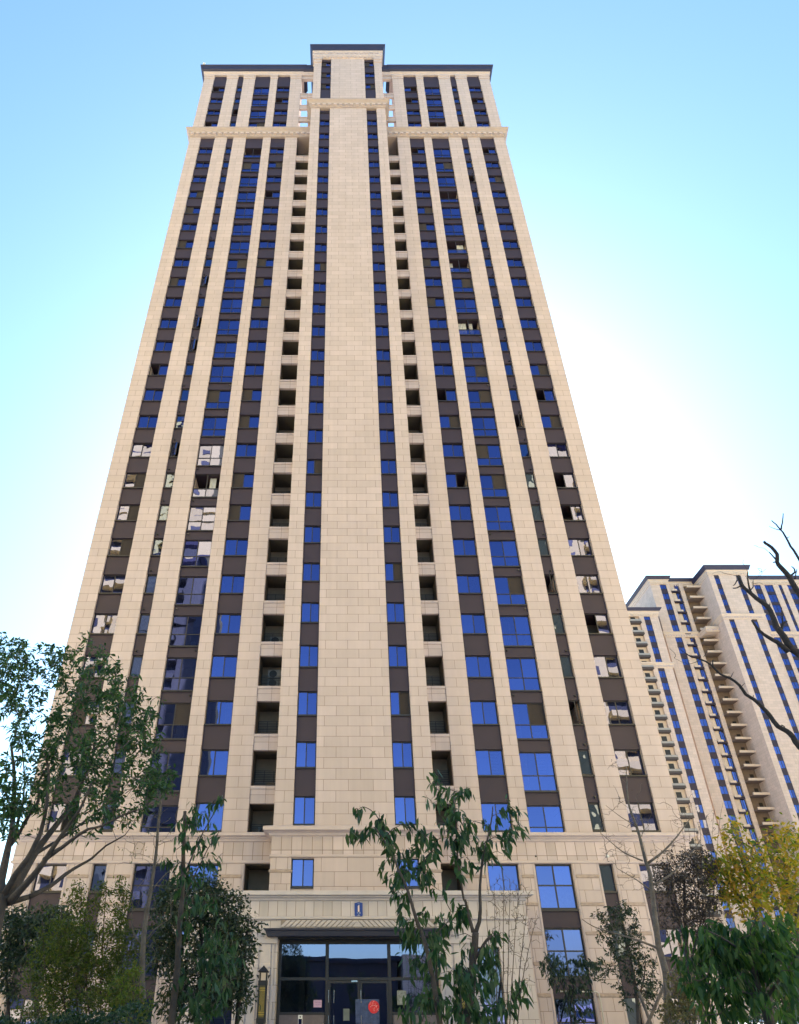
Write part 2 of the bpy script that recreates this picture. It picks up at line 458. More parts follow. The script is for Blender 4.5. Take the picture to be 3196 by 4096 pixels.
REST['sliding_window'][1].obj('pane', M_GLASS, rw)

# narrow casements; some stand open
OPEN = {(-1, 10), (-1, 14), (-1, 15), (-1, 17), (-1, 28), (1, 3), (1, 6), (1, 11), (1, 21), (1, 23), (1, 27)}
for n in ROWS:
    for s in (-1, 1):
        x0, x1 = span(s, *STR['N']); rg = random.Random(n * 5 + s)
        fr, pn = MB(), MB(); a, b, z0, z1, yg = x0 + 0.01, x1 - 0.01, zs(n), zs(n) + 1.5, 0.25
        frame_bars(fr, a, b, z0, z1, yg)
        fr.box(a + 0.002, b - 0.002, 0.03, yg - 0.04, z0 - 0.09, z0 - 0.004)
        w = fr.obj('casement_window', M_FRAME, T)
        sash, pn = MB(), MB(); W = b - a - 0.1
        frame_bars(sash, 0, W, 0, 1.38, 0, w=0.04, d=0.04)
        pane_quad(pn, 0.03, W - 0.03, 0.03, 1.35, 0.0, rg)
        so = sash.obj('sash', M_FRAME, w, (a + 0.05, yg - 0.01, z0 + 0.06))
        ang = 0.0
        if (s, n) in OPEN: ang = -math.radians(rg.choice([35, 50, 65]))
        if ang and s > 0:        # hinged on the right jamb
            so.matrix_local = Matrix.Translation((b - 0.05, yg - 0.01, z0 + 0.06)) @ Matrix.Rotation(-ang, 4, 'Z') @ Matrix.Translation((-W, 0, 0))
        elif ang: so.rotation_euler = (0, 0, ang)
        pm = pn.mesh('pane', M_TEAL); po = link('pane', pm, w); po.matrix_local = so.matrix_local.copy()
        if ang and s < 0: po.location = so.location; po.rotation_euler = so.rotation_euler
        else:
            if not ang: po.location = so.location

# four-pane balcony glazing
GOPEN = {(1, 15), (1, 18), (1, 19), (1, 22), (1, 27), (-1, 25), (-1, 9)}
for n in ROWS:
    for s in (-1, 1):
        x0, x1 = span(s, *STR['G']); rg = random.Random(n * 13 + s * 5)
        z0, z1, yg = max(zs(n) - 0.87, 9.52), zs(n) + 1.35, 0.24
        a, b = x0 + 0.01, x1 - 0.01; xm = (a + b) / 2
        fr, pn, sc, cu, bl, bx = MB(), MB(), MB(), MB(), MB(), MB()
        zr = zs(n) if n > 1 else zs(n) + 0.2
        frame_bars(fr, a, b, z0, z1, yg, (xm,), (zr,))
        fr.box(a + 0.002, b - 0.002, 0.03, yg - 0.04, z0 - 0.10, z0 - 0.004)
        tops = pick(rg, ['gg', 'gg', 'gg', 'gs', 'sg', 'gb', 'gg'])
        if (s, n) in GOPEN: tops = 'oo'
        if (s, n) == (1, 2): tops = 'gb'
        if (s, n) in ((1, 3), (1, 6), (1, 13)): tops = 'gs'
        for i, (p, q) in enumerate(((a + 0.05, xm - 0.02), (xm + 0.02, b - 0.05))):
            pane_quad(pn, p, q, z0 + 0.05, zr - 0.02, yg, rg)
            if tops[i] in 'gb': pane_quad(pn, p, q, zr + 0.02, z1 - 0.05, yg, rg)
            if tops[i] == 's': sc.poly([(p, yg, zr + 0.02), (q, yg, zr + 0.02), (q, yg, z1 - 0.05), (p, yg, z1 - 0.05)])
            if tops[i] == 'b': slats(bl, p, q, zr + 0.04, z1 - 0.05, yg + 0.06)
            if rg.random() < 0.28: drape(cu, p + 0.1, p + (q - p) * rg.uniform(0.4, 0.95), z0 + 0.03, z1 - 0.04, yg + 0.35, rg)
            if rg.random() < 0.35:
                u = rg.uniform(p, q - 0.45); bx.box(u, u + rg.uniform(0.25, 0.5), yg + 0.12, yg + 0.4, z0 + 0.01, z0 + rg.uniform(0.2, 0.5))
        w = fr.obj('balcony_glazing', M_FRAME, T); pn.obj('pane', M_GLASS, w)
        if sc.f: sc.obj('insect_screen', M_SCREEN, w)
        if cu.f: cu.obj('curtain', M_CURT, w)
        if bl.f: bl.obj('blind', M_BLIND, w)
        if bx.f: bx.obj('storage_box', plain('storage_box_%d' % rg.randint(0, 2), rg.choice([(0.55, 0.5, 0.42), (0.4, 0.12, 0.1), (0.5, 0.55, 0.62)]), 0.7), w)

# stairwell windows of the middle bay
for n in CROWS + [0]:
    for s in (-1, 1):
        x0, x1 = sorted((CXT + s * 2.06, CXT + s * 3.20)); rg = random.Random(n * 17 + s)
        z0, z1 = zs(n), zs(n) + 1.45 - (0.12 if n == 0 else 0)
        sliding('stairwell_window', x0 + 0.012, x1 - 0.012, z0, z1, yC + 0.24, pick(rg, ['gg'] * 8 + ['gc', 'gc', 'gs']) if n < 28 else pick(rg, ['gg', 'gs', 'sg']), rg, yC + 0.03)

# recessed service balconies beside the middle bay --------------------------------------------------------
for s in (-1, 1):
    x0, x1 = span(s, 3.9, 5.62)
    for n in list(range(1, 26)) + [27, 28, 29, 30]:
        zt = zs(n) - 0.62                                  # top of the ledge
        b = MB()
        if n > 1 or s:
            zb = zt - 0.95 if n > 1 else 9.3
            b.box(0, x1 - x0, 0.06, 0.26, zb, zt - 0.17)
            b.box(0, x1 - x0, -0.015 + 0.02, 0.32, zt - 0.165, zt)
        b.obj('balcony_beam', blocks('stone_beam', STONE, (x1 - x0) * 0.5, 3.0, offset=0.0, zshift=0.4), T, (x0, 0, 0))
        if n < 26:
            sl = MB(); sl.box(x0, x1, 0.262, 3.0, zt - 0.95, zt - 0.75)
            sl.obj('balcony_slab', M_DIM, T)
            # inner ledge with railing for the outdoor units
            r = MB(); zl = zt + 0.1; yl = 1.15
            xa, xb = x0, x1
            r.box(xa, xb, yl, yl + 0.75, zl, zl + 0.4)
            rr = r.obj('unit_ledge', M_LEDGE, T)
            q = MB()
            for i in range(7): q.box(xa, xb, yl + 0.02, yl + 0.045, zl + 0.48 + i * 0.1, zl + 0.505 + i * 0.1)
            for i in range(4):
                xx = xa + 0.03 + (xb - xa - 0.09) * i / 3; q.box(xx, xx + 0.03, yl + 0.05, yl + 0.075, zl + 0.4, zl + 1.12)
            q.obj('railing', M_RAIL, rr)
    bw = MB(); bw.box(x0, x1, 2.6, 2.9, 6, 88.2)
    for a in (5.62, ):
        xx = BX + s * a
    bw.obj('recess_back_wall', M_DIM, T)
    for n in range(1, 26):                                # dark balcony doors with two lights
        d = MB(); xx = x0 + 0.55
        d.box(xx, xx + 0.95, 2.54, 2.6, zs(n) - 0.7, zs(n) + 1.2)
        do = d.obj('balcony_door', M_BLACK, T)
        e = MB(); pane_quad(e, xx + 0.08, xx + 0.44, zs(n) + 0.0, zs(n) + 1.1, 2.53, rng); pane_quad(e, xx + 0.5, xx + 0.88, zs(n) + 0.0, zs(n) + 1.1, 2.53, rng)
        e.obj('pane', M_GLASS, do)
    xp = x0 + 0.22 if s < 0 else x1 - 0.22
    MB().tube([(xp, 2.3, 6.2), (xp, 2.3, 88)], 0.055, 8).obj('drain_pipe', plain('grey_pipe', (0.30, 0.29, 0.28), 0.5), T)
    # inner side wall towards the outer pier, in dull plaster
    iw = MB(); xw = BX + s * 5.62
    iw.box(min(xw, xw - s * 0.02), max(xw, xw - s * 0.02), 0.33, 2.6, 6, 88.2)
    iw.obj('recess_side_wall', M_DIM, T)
    ts = MB(); ts.box(x0 - (0.2 if s > 0 else 0), x1 + (0.2 if s < 0 else 0), 0.08, 0.4, 100.2, 100.85); ts.obj('top_lintel', M_PLAIN, T)

# cornices ------------------------------------------------------------------------------------------------


def dentils(mb, x0, x1, yf, z0, z1, step, w, out):
    x = x0 + step * 0.3
    while x < x1 - w:
        mb.box(x, x + w, yf - out, yf + 0.01, z0, z1); x += step


def big_cornice(x0, x1, yf, yb, zb, h, P=0.5):
    cb = MB()
    k = h / 1.5
    cb.band(x0, x1, yf, yb, [(0.0, zb), (0.10, zb + 0.02), (0.10, zb + 0.22 * k), (0.16, zb + 0.26 * k), (0.16, zb + 0.62 * k), (0.22, zb + 0.68 * k),
                             (0.30, zb + 0.90 * k), (P, zb + 1.12 * k), (P, zb + 1.3 * k), (P * 0.9, zb + 1.34 * k), (0.05, zb + 1.5 * k)])
    dn = MB(); dentils(dn, x0 - 0.1, x1 + 0.1, yf - 0.155, zb + 0.30 * k, zb + 0.60 * k, 0.62, 0.34, 0.14)
    return cb, dn


def put_cornice(cd_):
    o = cd_[0].obj('cornice', M_TAN, T); o2 = cd_[1].obj('dentil_row', M_PLAIN, o)


for s in (-1, 1):
    x0, x1 = span(s, 4.0, 17.66)
    put_cornice(big_cornice(x0, x1, 0, 4, 85.15, 1.55))
put_cornice(big_cornice(CXT - 4.2, CXT + 4.2, yC, 3, 88.55, 1.4, 0.5))
# top of the wings: capitals, fascia and dark roof edge
for s in (-1, 1):
    for a, b in PIERS:
        x0, x1 = span(s, a, b); cp = MB()
        cp.box(x0 - 0.03, x1 + 0.03, -0.06, 1.0, 100.05, 100.5); cp.box(x0 - 0.05, x1 + 0.05, -0.14, 1.0, 100.504, 100.84); cp.obj('capital', M_PLAIN, T)
    x0, x1 = span(s, 5.62, 17.66); xi, xj = span(s, 3.9, 5.63); fa = MB()
    fa.band(xi, xj, 0.02, 0.42, [(0.06, 100.86), (0.08, 101.2), (0.18, 101.3), (0.2, 101.46)])
    fa.band(x0, x1, 0, 2.2, [(0.06, 100.86), (0.08, 101.2), (0.2, 101.3), (0.22, 101.46)]); fa.obj('fascia', M_PLAIN, T)
    rf = MB(); rf.band(xi, xj, 0.02, 0.42, [(0.14, 101.464), (0.28, 101.5), (0.40, 101.62), (0.53, 102.2), (0.60, 102.25), (0.60, 102.34), (0.0, 102.5)])
    xm_, xn_ = span(s, 8.5, 17.5); rf.box(xm_, xn_, 2.21, 16.2, 100.87, 102.2)
    rf.band(x0, x1, 0, 2.2, [(0.16, 101.464), (0.30, 101.5), (0.42, 101.62), (0.55, 102.2), (0.62, 102.25), (0.62, 102.36), (0.0, 102.5)])
    rf.obj('roof', M_ROOF, T)
lm = MB(); lm.tube([(BX - 17.9, -0.3, 102.3), (BX - 17.95, -0.32, 103.2)], 0.12, 6); lm.box(BX - 18.1, BX - 17.8, -0.5, -0.2, 102.9, 103.3)
lm.obj('roof_lamp', M_WHITE, T)
tp = MB(); xa, xb = CXT - 4.12, CXT + 4.12
tp.band(xa, xb, yC + 0.02, 3.4, [(0.0, 101.65), (0.10, 101.7), (0.10, 102.0), (0.2, 102.1), (0.22, 102.5), (0.14, 102.55), (0.14, 103.1), (0.24, 103.2), (0.26, 103.36)])
dentils(tp, xa - 0.1, xb + 0.1, yC - 0.075, 101.72, 101.96, 0.55, 0.3, 0.1)
dentils(tp, xa - 0.1, xb + 0.1, yC - 0.115, 102.65, 103.0, 0.62, 0.36, 0.1)
tp.obj('top_frieze', M_PLAIN, T)
for s in (-1, 1):
    x0, x1 = sorted((CXT + s * 3.22, CXT + s * 4.12)); cp = MB()
    cp.box(x0 - 0.03, x1 + 0.03, yC - 0.08, 1, 100.6, 101.15); cp.box(x0 - 0.05, x1 + 0.05, yC - 0.17, 1, 101.154, 101.64); cp.obj('capital', M_PLAIN, T)
rf = MB(); rf.band(xa, xb, yC, 3.4, [(0.2, 103.364), (0.3, 103.4), (0.36, 103.6), (0.5, 104.15), (0.56, 104.2), (0.56, 104.35), (0.0, 105.2)], True); rf.obj('roof', M_ROOF, T)

# base of the tower: cornice, grooved band, lower storeys -------------------------------------------------
M_GROOVE = blocks('grooved_band', STONE, 0.52, 3.0, mortar=0.03, offset=0.0, zshift=0.6, tint=0.13)
M_GROOVEG = blocks('grooved_band_grey', (0.54, 0.485, 0.485), 0.42, 3.0, mortar=0.022, offset=0.0, zshift=1.4, tint=0.12)
for s in (-1, 1):
    x0, x1 = span(s, 3.9, 17.72); bd = MB()
    bd.band(x0, x1, 0, 5, [(0.03, 9.08), (0.12, 9.13), (0.12, 9.2), (0.2, 9.27), (0.2, 9.32), (0.36, 9.36), (0.36, 9.52), (0.0, 9.60)]); bd.obj('cornice', M_PLAIN, T)
    gb = MB(); gb.box(0, x1 - x0, 0, DEEP, 8.18, 9.08); gb.obj('grooved_band', M_GROOVE, T, (x0, -0.03, 0))
    lg = MB(); lg.band(x0, x1, 0, 3, [(0.02, 8.02), (0.07, 8.05), (0.07, 8.15), (0.03, 8.176)]); lg.obj('ledge', M_PLAIN, T)
x0, x1 = CXT - 4.25, CXT + 4.25
bd = MB(); bd.band(x0, x1, yC, 1, [(0.03, 9.06), (0.12, 9.12), (0.14, 9.2), (0.24, 9.27), (0.42, 9.32), (0.42, 9.50), (0.0, 9.62)]); bd.obj('cornice', M_PLAIN, T)
gb = MB(); gb.box(0, x1 - x0, 0, 1.4, 8.20, 9.06); gb.obj('grooved_band', M_GROOVE, T, (x0, yC - 0.03, 0))
lg = MB(); lg.band(x0, x1, yC, 1, [(0.02, 8.06), (0.06, 8.09), (0.06, 8.17), (0.03, 8.196)]); lg.obj('ledge', M_PLAIN, T)
m = MB(); m.box(-HP, HP, 0, 1.3, 6.0, 8.06); m.obj('middle_panel', blocks('stone_low_middle', STONE, 1.3, 0.68, shift=0.4, zshift=0.1), T, (CXT, yC, 0))
for s in (-1, 1):
    x0, x1 = sorted((CXT + s * 3.20, CXT + s * 4.25)); w = x1 - x0
    p = MB(); p.box(0, w, 0, 3.2, 6.0, 8.06); p.obj('pier', blocks('stone_lowpier', STONE, w * 0.55, 0.62), T, (x0, yC, 0))
    bl = MB(); bl.band(x0, x1, yC, 0.5, [(0.0, 7.34), (0.05, 7.37), (0.06, 7.46), (0.0, 7.5)]); bl.obj('stone_belt', M_BELT, T)
    x0, x1 = sorted((CXT + s * 2.06, CXT + s * 3.20)); MB().box(x0, x1, yC + 0.1, 0.3, 6.0, 6.70 - 0.01).obj('window_apron', M_PLAIN, T); MB().box(x0, x1, yC + 0.12, 0.3, 8.02, 8.2).obj('window_lintel', M_PLAIN, T)
BELTS = [7.40, 6.08, 4.76, 3.44, 2.12, 0.80]
for s in (-1, 1):
    for a, b in PIERS:
        x0, x1 = span(s, a, b); w = x1 - x0
        p = MB(); p.box(0.16 if a < 17 else 0, w - 0.16, 0, DEEP, 0, 8.02)
        p.obj('pier', blocks('stone_base_%d' % round(w * 100), STONE, w * 0.62, 0.66, zshift=0.52), T, (x0, 0, 0))
        bl = MB()
        for z in BELTS: bl.band(x0 + 0.162, x1 - 0.162, 0, 0.6, [(0.0, z - 0.09), (0.045, z - 0.06), (0.055, z + 0.06), (0.0, z + 0.09)])
        bl.obj('stone_belt', M_BELT, T)
        mo = MB()
        for e in (x0, x1 - 0.16):                          # reeded jambs beside the openings
            mo.box(e, e + 0.05, 0.02, DEEP, 0, 8.02); mo.box(e + 0.05, e + 0.11, -0.01, DEEP, 0, 8.02); mo.box(e + 0.11, e + 0.16, 0.02, DEEP, 0, 8.02)
        mo.obj('jamb_moulding', M_PLAIN, T)
    # lower windows
    for k in ('A', 'B'):
        x0, x1 = span(s, *STR[k])
        for za, zb_ in ((5.02, 6.61), (2.02, 3.61), (0, 0.65)): MB().box(x0, x1, 0.13, DEEP, za, zb_).obj('spandrel_panel', M_DARK, T)
        for z in (6.70, 3.70, 0.75):
            sliding('sliding_window', x0 + 0.01, x1 - 0.01, z, z + 1.3, 0.27, 'gg' if z > 1 else 'gc', random.Random(int(z) + s), 0.03)
    x0, x1 = span(s, *STR['N'])
    for za, zb_ in ((5.02, 6.61), (2.02, 3.61), (0, 0.65)): MB().box(x0, x1, 0.13, DEEP, za, zb_).obj('spandrel_panel', M_DARK, T)
    for z in (6.70, 3.70, 0.75):
        fr, pn = MB(), MB(); frame_bars(fr, x0 + 0.01, x1 - 0.01, z, z + 1.3, 0.25); fr.box(x0 + 0.01, x1 - 0.01, 0.03, 0.21, z - 0.09, z - 0.004)
        pane_quad(pn, x0 + 0.05, x1 - 0.05, z + 0.05, z + 1.25, 0.25, rng); w = fr.obj('casement_window', M_FRAME, T); pn.obj('pane', M_TEAL, w)
    x0, x1 = span(s, *STR['G'])
    for za, zb_ in ((5.02, 5.77), (2.02, 2.77)): MB().box(x0, x1, 0.13, DEEP, za, zb_).obj('spandrel_panel', M_DARK, T)
    for z in (5.87, 2.87, -0.1):
        fr, pn, cu = MB(), MB(), MB(); xm = (x0 + x1) / 2; frame_bars(fr, x0 + 0.01, x1 - 0.01, z, z + 2.13, 0.24, (xm,), (z + 1.12,), w=0.07); fr.box(x0 + 0.01, x1 - 0.01, 0.03, 0.2, z - 0.1, z - 0.004)
        for p, q in ((x0 + 0.05, xm - 0.02), (xm + 0.02, x1 - 0.05)):
            pane_quad(pn, p, q, z + 0.05, z + 1.10, 0.24, rng, 0.003); pane_quad(pn, p, q, z + 1.14, z + 2.08, 0.24, rng, 0.003)
        drape(cu, x0 + 0.05, x1 - 0.05, z + 0.05, z + 1.1, 0.6, rng)
        w = fr.obj('balcony_glazing', M_FRAME, T); pn.obj('pane', M_GLASS, w); cu.obj('curtain', M_CURT, w)
    # recess walls behind the lower opening
    x0, x1 = span(s, 3.9, 5.62); d = MB(); d.box(x0, x1, 2.4, 2.6, 5.5, 8.1); d.box(x0, x1, 0.1, 2.4, 6.0, 6.25); d.box(x0, x1, 0.1, 2.4, 7.98, 8.16); d.obj('recess_back_wall', M_DIM, T)

# vent caps and pipe stubs on the infill panels
vr = random.Random(5)
for n in ROWS:
    if n > 24: continue
    for s in (-1, 1):
        x0, x1 = span(s, *STR['N']); v = MB(); xx = x0 + 0.2 if s < 0 else x1 - 0.2
        v.tube([(xx, 0.13, zs(n) + 1.78), (xx, 0.03, zs(n) + 1.78)], 0.06, 8); v.obj('vent_pipe', M_BLACK, T)
        if vr.random() < 0.5:
            x0, x1 = span(s, *STR['G']); v = MB(); xx = vr.choice([x0 + 0.18, x1 - 0.18])
            v.tube([(xx, 0.13, zs(n) - 1.2), (xx, 0.02, zs(n) - 1.2)], 0.055, 8); v.obj('vent_pipe', M_LEDGE if vr.random() < 0.5 else M_BLACK, T)
p = at(1800 + 1193 / 1.8933, 3200 + 425 / 1.8933, -0.06); v = MB(); v.tube([(p.x, -0.03, p.z), (p.x, -0.14, p.z - 0.02)], [0.09, 0.07], 10); v.obj('vent_pipe', M_WHITE, T)
p = at(1800 + 650 / 1.8933, 3200 + 425 / 1.8933, -0.06); v = MB(); v.tube([(p.x, -0.02, p.z), (p.x, -0.05, p.z)], [0.05, 0.05], 10); v.obj('vent_pipe', M_BLACK, T)

# ------------------------------------------------------------------ entrance porch (part of the tower)
yP = -3.0
PL, PR = -7.2, 8.42
DL, DR = -2.92, 4.32            # door opening
GREYB = blocks('stone_porch', (0.54, 0.485, 0.49), 0.55, 0.64, mortar=0.018, zshift=0.1, mcol=(0.2, 0.17, 0.15))
WL = ((-5.75, -4.75), (6.05, 7.05))     # narrow side windows
po = MB()
for xa, xb, (wa, wb) in ((PL, DL, WL[0]), (DR, PR, WL[1])):
    po.box(xa, wa, 0, 3, 0, 4.72); po.box(wb, xb, 0, 3, 0, 4.72); po.box(wa, wb, 0, 3, 3.95, 4.72); po.box(wa, wb, 0.6, 3, 0, 3.95)
po.box(DL, DR, 0, 3, 4.40, 4.72)
po.box(PL, PR, 0.01, 3, 4.72, 5.06)
porch = po.obj('entrance_porch', GREYB, T, (0, yP, 0))
bd = MB(); bd.band(PL, PR, yP, -0.2, [(0.02, 5.84), (0.10, 5.88), (0.12, 5.94), (0.22, 5.99), (0.22, 6.03), (0.40, 6.07), (0.40, 6.24), (0.0, 6.30)]); bd.obj('porch_cornice', M_GREY, porch, (0, -yP, 0))
gb = MB(); gb.box(0, PR - PL, 0, 2.5, 5.20, 5.84); gb.obj('porch_fascia', M_GROOVEG, porch, (PL, -0.03, 0))
lg = MB(); lg.band(PL, PR, yP, -0.2, [(0.02, 5.06), (0.08, 5.09), (0.08, 5.17), (0.03, 5.198)]); lg.obj('porch_ledge', M_GREY, porch, (0, -yP, 0))
# chevron frieze above the canopy
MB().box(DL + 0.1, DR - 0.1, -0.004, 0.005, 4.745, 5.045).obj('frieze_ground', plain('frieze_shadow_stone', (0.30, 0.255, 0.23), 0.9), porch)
ch = MB(); xm = (DL + DR) / 2; k = 0
x = 0.0
while x < (DR - DL) / 2 - 0.5:
    for s in (-1, 1):
        a = xm + s * (x + 0.02)
        z0, z1 = 4.76, 5.03
        q = [(a, 0, z1), (a + s * 0.175, 0, z1), (a + s * 0.475, 0, z0), (a + s * 0.30, 0, z0)]
        if s < 0: q.reverse()
        ch.prism(q, (0, -0.05, 0))
    x += 0.235
ch.prism([(xm - 0.01, 0, 5.03), (xm + 0.24, 0, 4.76), (xm - 0.26, 0, 4.76)], (0, -0.05, 0)); ch.obj('chevron_frieze', M_GREY, porch, (0, -0.006, 0))
# pilasters with chevron emblem at both sides of the doors
for s, xa in ((-1, DL - 1.35), (1, DR + 0.05)):
    xb = xa + 1.30; pi = MB()
    for a, b in ((0.0, 0.08), (0.12, 0.5), (0.62, 1.06), (1.12, 1.2)): pi.box(xa + a, xa + b, -0.05, 0.02, 0, 4.08)
    pi.box(xa - 0.12, xb + 0.02, -0.12, 0.02, 4.09, 4.28)
    pi.box(xa, xa + 0.42, -0.03, 0.02, 4.29, 4.70); pi.box(xa + 0.88, xb, -0.03, 0.02, 4.29, 4.70)
    pi.obj('pilaster', M_GREY, porch)
    em = MB(); cxp = xa + 0.65
    for dz in (0.0, 0.16):
        em.prism([(cxp - 0.2, -0.0, 4.60 - dz), (cxp, -0.0, 4.48 - dz), (cxp, -0.0, 4.38 - dz), (cxp - 0.2, -0.0, 4.50 - dz)], (0, -0.03, 0))
        em.prism([(cxp, -0.0, 4.48 - dz), (cxp + 0.2, -0.0, 4.60 - dz), (cxp + 0.2, -0.0, 4.50 - dz), (cxp, -0.0, 4.38 - dz)], (0, -0.03, 0))
    em.obj('chevron_emblem', M_GREY, porch)
    bl = MB()
    for z in (3.2, 2.0, 0.9):
        for a, b in ((0.12, 0.5), (0.62, 1.06)): bl.band(xa + a, xa + b, -0.05, 0.02, [(0.0, z - 0.1), (0.03, z - 0.07), (0.035, z + 0.06), (0, z + 0.09)])
    bl.obj('stone_belt', M_GREY, porch)
# side windows of the porch
for wa, wb in WL:
    fr, pn = MB(), MB(); frame_bars(fr, wa, wb, 0.4, 3.93, yP + 0.3, (), (1.7,)); pane_quad(pn, wa + 0.05, wb - 0.05, 0.45, 3.88, yP + 0.3, rng, 0.002)
    w = fr.obj('porch_window', M_FRAME, T); pn.obj('pane', M_DOORG, w)
# canopy
ca = MB(); ca.band(DL - 0.02, DR + 0.02, yP, yP + 0.4, [(0.40, 4.34), (0.45, 4.36), (0.50, 4.55), (0.56, 4.58), (0.58, 4.66), (0.0, 4.70)]); ca.obj('canopy', M_CANOPY, T)
sf = MB(); sf.box(DL, DR, yP, -2.05, 4.28, 4.338); sf.obj('door_soffit', M_BLACK, T)
# glazed entrance screen
yG = -2.15
eb = lambda x, y: at(900 + x / 1.549, 3200 + y / 1.549, yG)
xL, xR = DL + 0.02, DR - 0.02
x1_, x2_ = eb(632, 1100).x, eb(1020, 1100).x
zT, zU = 4.28, eb(600, 1108).z
zB = eb(600, 1322).z
fr = MB(); W = 0.13
frame_bars(fr, xL, xR, 0.45, zT, yG, (), (zU,), w=0.12, d=0.14)
for xx in (x1_, x2_): fr.box(xx - W / 2, xx + W / 2, yG - 0.08, yG + 0.08, 0.46, zT - 0.02)
for a, b in ((xL, x1_), (x2_, xR)): fr.box(a + 0.06, b - 0.06, yG - 0.05, yG + 0.05, zB - 0.06, zB + 0.05)
fr.box(xL, xR, yG - 0.075, yG + 0.075, 4.12, 4.27)
ent = fr.obj('entrance_screen', M_FRAME, T)
pn = MB(); hp = 0.002
for a, b in ((xL, x1_), (x1_, x2_), (x2_, xR)): pane_quad(pn, a + 0.08, b - 0.08, zU + 0.06, 4.12, yG, rng, hp)
for a, b in ((xL, x1_), (x2_, xR)): pane_quad(pn, a + 0.08, b - 0.08, zB + 0.05, zU - 0.06, yG, rng, hp)
pn.obj('pane', M_DOORG, ent)
bp_ = MB()
for a, b in ((xL, x1_), (x2_, xR)): bp_.box(a + 0.1, b - 0.1, yG - 0.03, yG + 0.03, 0.46, zB - 0.06)
bp_.obj('base_panel', plain('base_panel_stone', (0.16, 0.13, 0.135), 0.35, var=0.15, scale=6), ent)
xm = eb(835, 1200).x
for i, (a, b) in enumerate(((x1_ + 0.07, xm - 0.01), (xm + 0.01, x2_ - 0.07))):
    d, e, h = MB(), MB(), MB(); frame_bars(d, a, b, 0.46, zU - 0.08, yG - 0.02, w=0.09, d=0.06)
    do = d.obj('entrance_door', M_FRAME, T)
    pane_quad(e, a + 0.08, b - 0.08, 0.55, zU - 0.16, yG - 0.02, rng, hp); e.obj('pane', M_DOORG, do)
    for hx in ((eb(642, 1200).x, eb(675, 1200).x) if i == 0 else (xm + 0.05,)):
        zt, zm = eb(642, 1178).z, eb(642, 1256).z; zt2 = eb(642, 1335).z
        for za, zb_ in ((zm, zt), (zt2 - 0.45, zt2)):
            h.tube([(hx, yG - 0.12, za), (hx, yG - 0.12, zb_)], 0.016, 8)
            h.tube([(hx, yG - 0.12, (za + zb_) / 2), (hx, yG - 0.03, (za + zb_) / 2)], 0.01, 6)
    h.obj('door_handle', M_STEEL, do)
    if i == 0:
        cl = MB(); p = eb(800, 1123); cl.box(p.x - 0.13, p.x + 0.15, yG - 0.11, yG - 0.04, p.z - 0.03, p.z + 0.03); cl.obj('door_closer', M_STEEL, do)
# lobby behind the glass
lb = MB(); lb.box(DL, DR, -0.35, -0.2, 0.3, 4.4); lb.box(DL - 0.1, DL, yG, -0.2, 0.3, 4.4); lb.box(DR, DR + 0.1, yG, -0.2, 0.3, 4.4); lb.box(DL, DR, yG + 0.2, -0.2, 4.3, 4.39)
lb.obj('lobby_wall', plain('lobby_wall', (0.34, 0.27, 0.20), 0.6, var=0.1), T)
lc = MB(); lc.box(-2.0, -1.75, -1.2, -0.9, 0.3, 4.3); lc.box(-1.65, -0.9, -1.0, -0.7, 0.3, 4.3); lc.obj('lobby_column', plain('lobby_column', (0.42, 0.32, 0.18), 0.5), T)

# house number sign, with the small marks around the numeral
p = at(1434.5, 3636, yP - 0.07)
S = thing('house_number_sign', 'small blue plaque with a white number 1, fixed above the entrance canopy', 'sign', (p.x, yP - 0.035, p.z))
pl = MB(); h, w = 0.30, 0.185
out = [(-w, 0, -h + 0.04), (-w + 0.03, 0, -h), (w - 0.03, 0, -h), (w, 0, -h + 0.04), (w, 0, h - 0.05), (w * 0.55, 0, h - 0.03), (0, 0, h), (-w * 0.55, 0, h - 0.03), (-w, 0, h - 0.05)]
pl.prism(out, (0, -0.04, 0)); pl.obj('plate', plain('sign_blue', (0.018, 0.045, 0.27), 0.4, var=0.05), S)


def text(body, size, loc, mat, parent, name):
    c = bpy.data.curves.new(name, 'FONT'); c.body = body; c.size = size; c.align_x = 'CENTER'; c.align_y = 'CENTER'; c.extrude = 0.006
    c.materials.append(mat)
    q = bpy.data.objects.new(name, c); COL.objects.link(q)
    me = bpy.data.meshes.new_from_object(q.evaluated_get(bpy.context.evaluated_depsgraph_get())); me.name = name
    bpy.data.objects.remove(q)
    o = link(name, me, parent, loc); o.rotation_euler = (math.radians(90), 0, 0)
    if not me.materials: me.materials.append(mat)
    return o


nm = MB(); nm.prism([(-0.036, -0.041, -0.115), (0.036, -0.041, -0.115), (0.036, -0.041, 0.165), (0.008, -0.041, 0.165), (-0.036, -0.041, 0.125)], (0, -0.015, 0))
M_LET = plain('sign_letter', (0.78, 0.62, 0.58), 0.5, var=0.02); M_LET2 = plain('sign_small_letter', (0.42, 0.46, 0.62), 0.5, var=0.02)
nm.obj('numeral', M_LET, S)
text('Y5', 0.085, (0, -0.047, 0.222), M_LET2, S, 'small_lettering')
text('号', 0.085, (-0.048, -0.047, -0.175), M_LET2, S, 'small_lettering'); text('楼', 0.085, (0.05, -0.047, -0.175), M_LET2, S, 'small_lettering')
tr = MB(); tr.prism([(-0.085, -0.041, -0.275), (0.085, -0.041, -0.275), (0.03, -0.041, -0.25), (0, -0.041, -0.235), (-0.03, -0.041, -0.25)], (0, -0.01, 0)); tr.obj('emblem', plain('sign_gold', (0.5, 0.48, 0.45), 0.5), S)

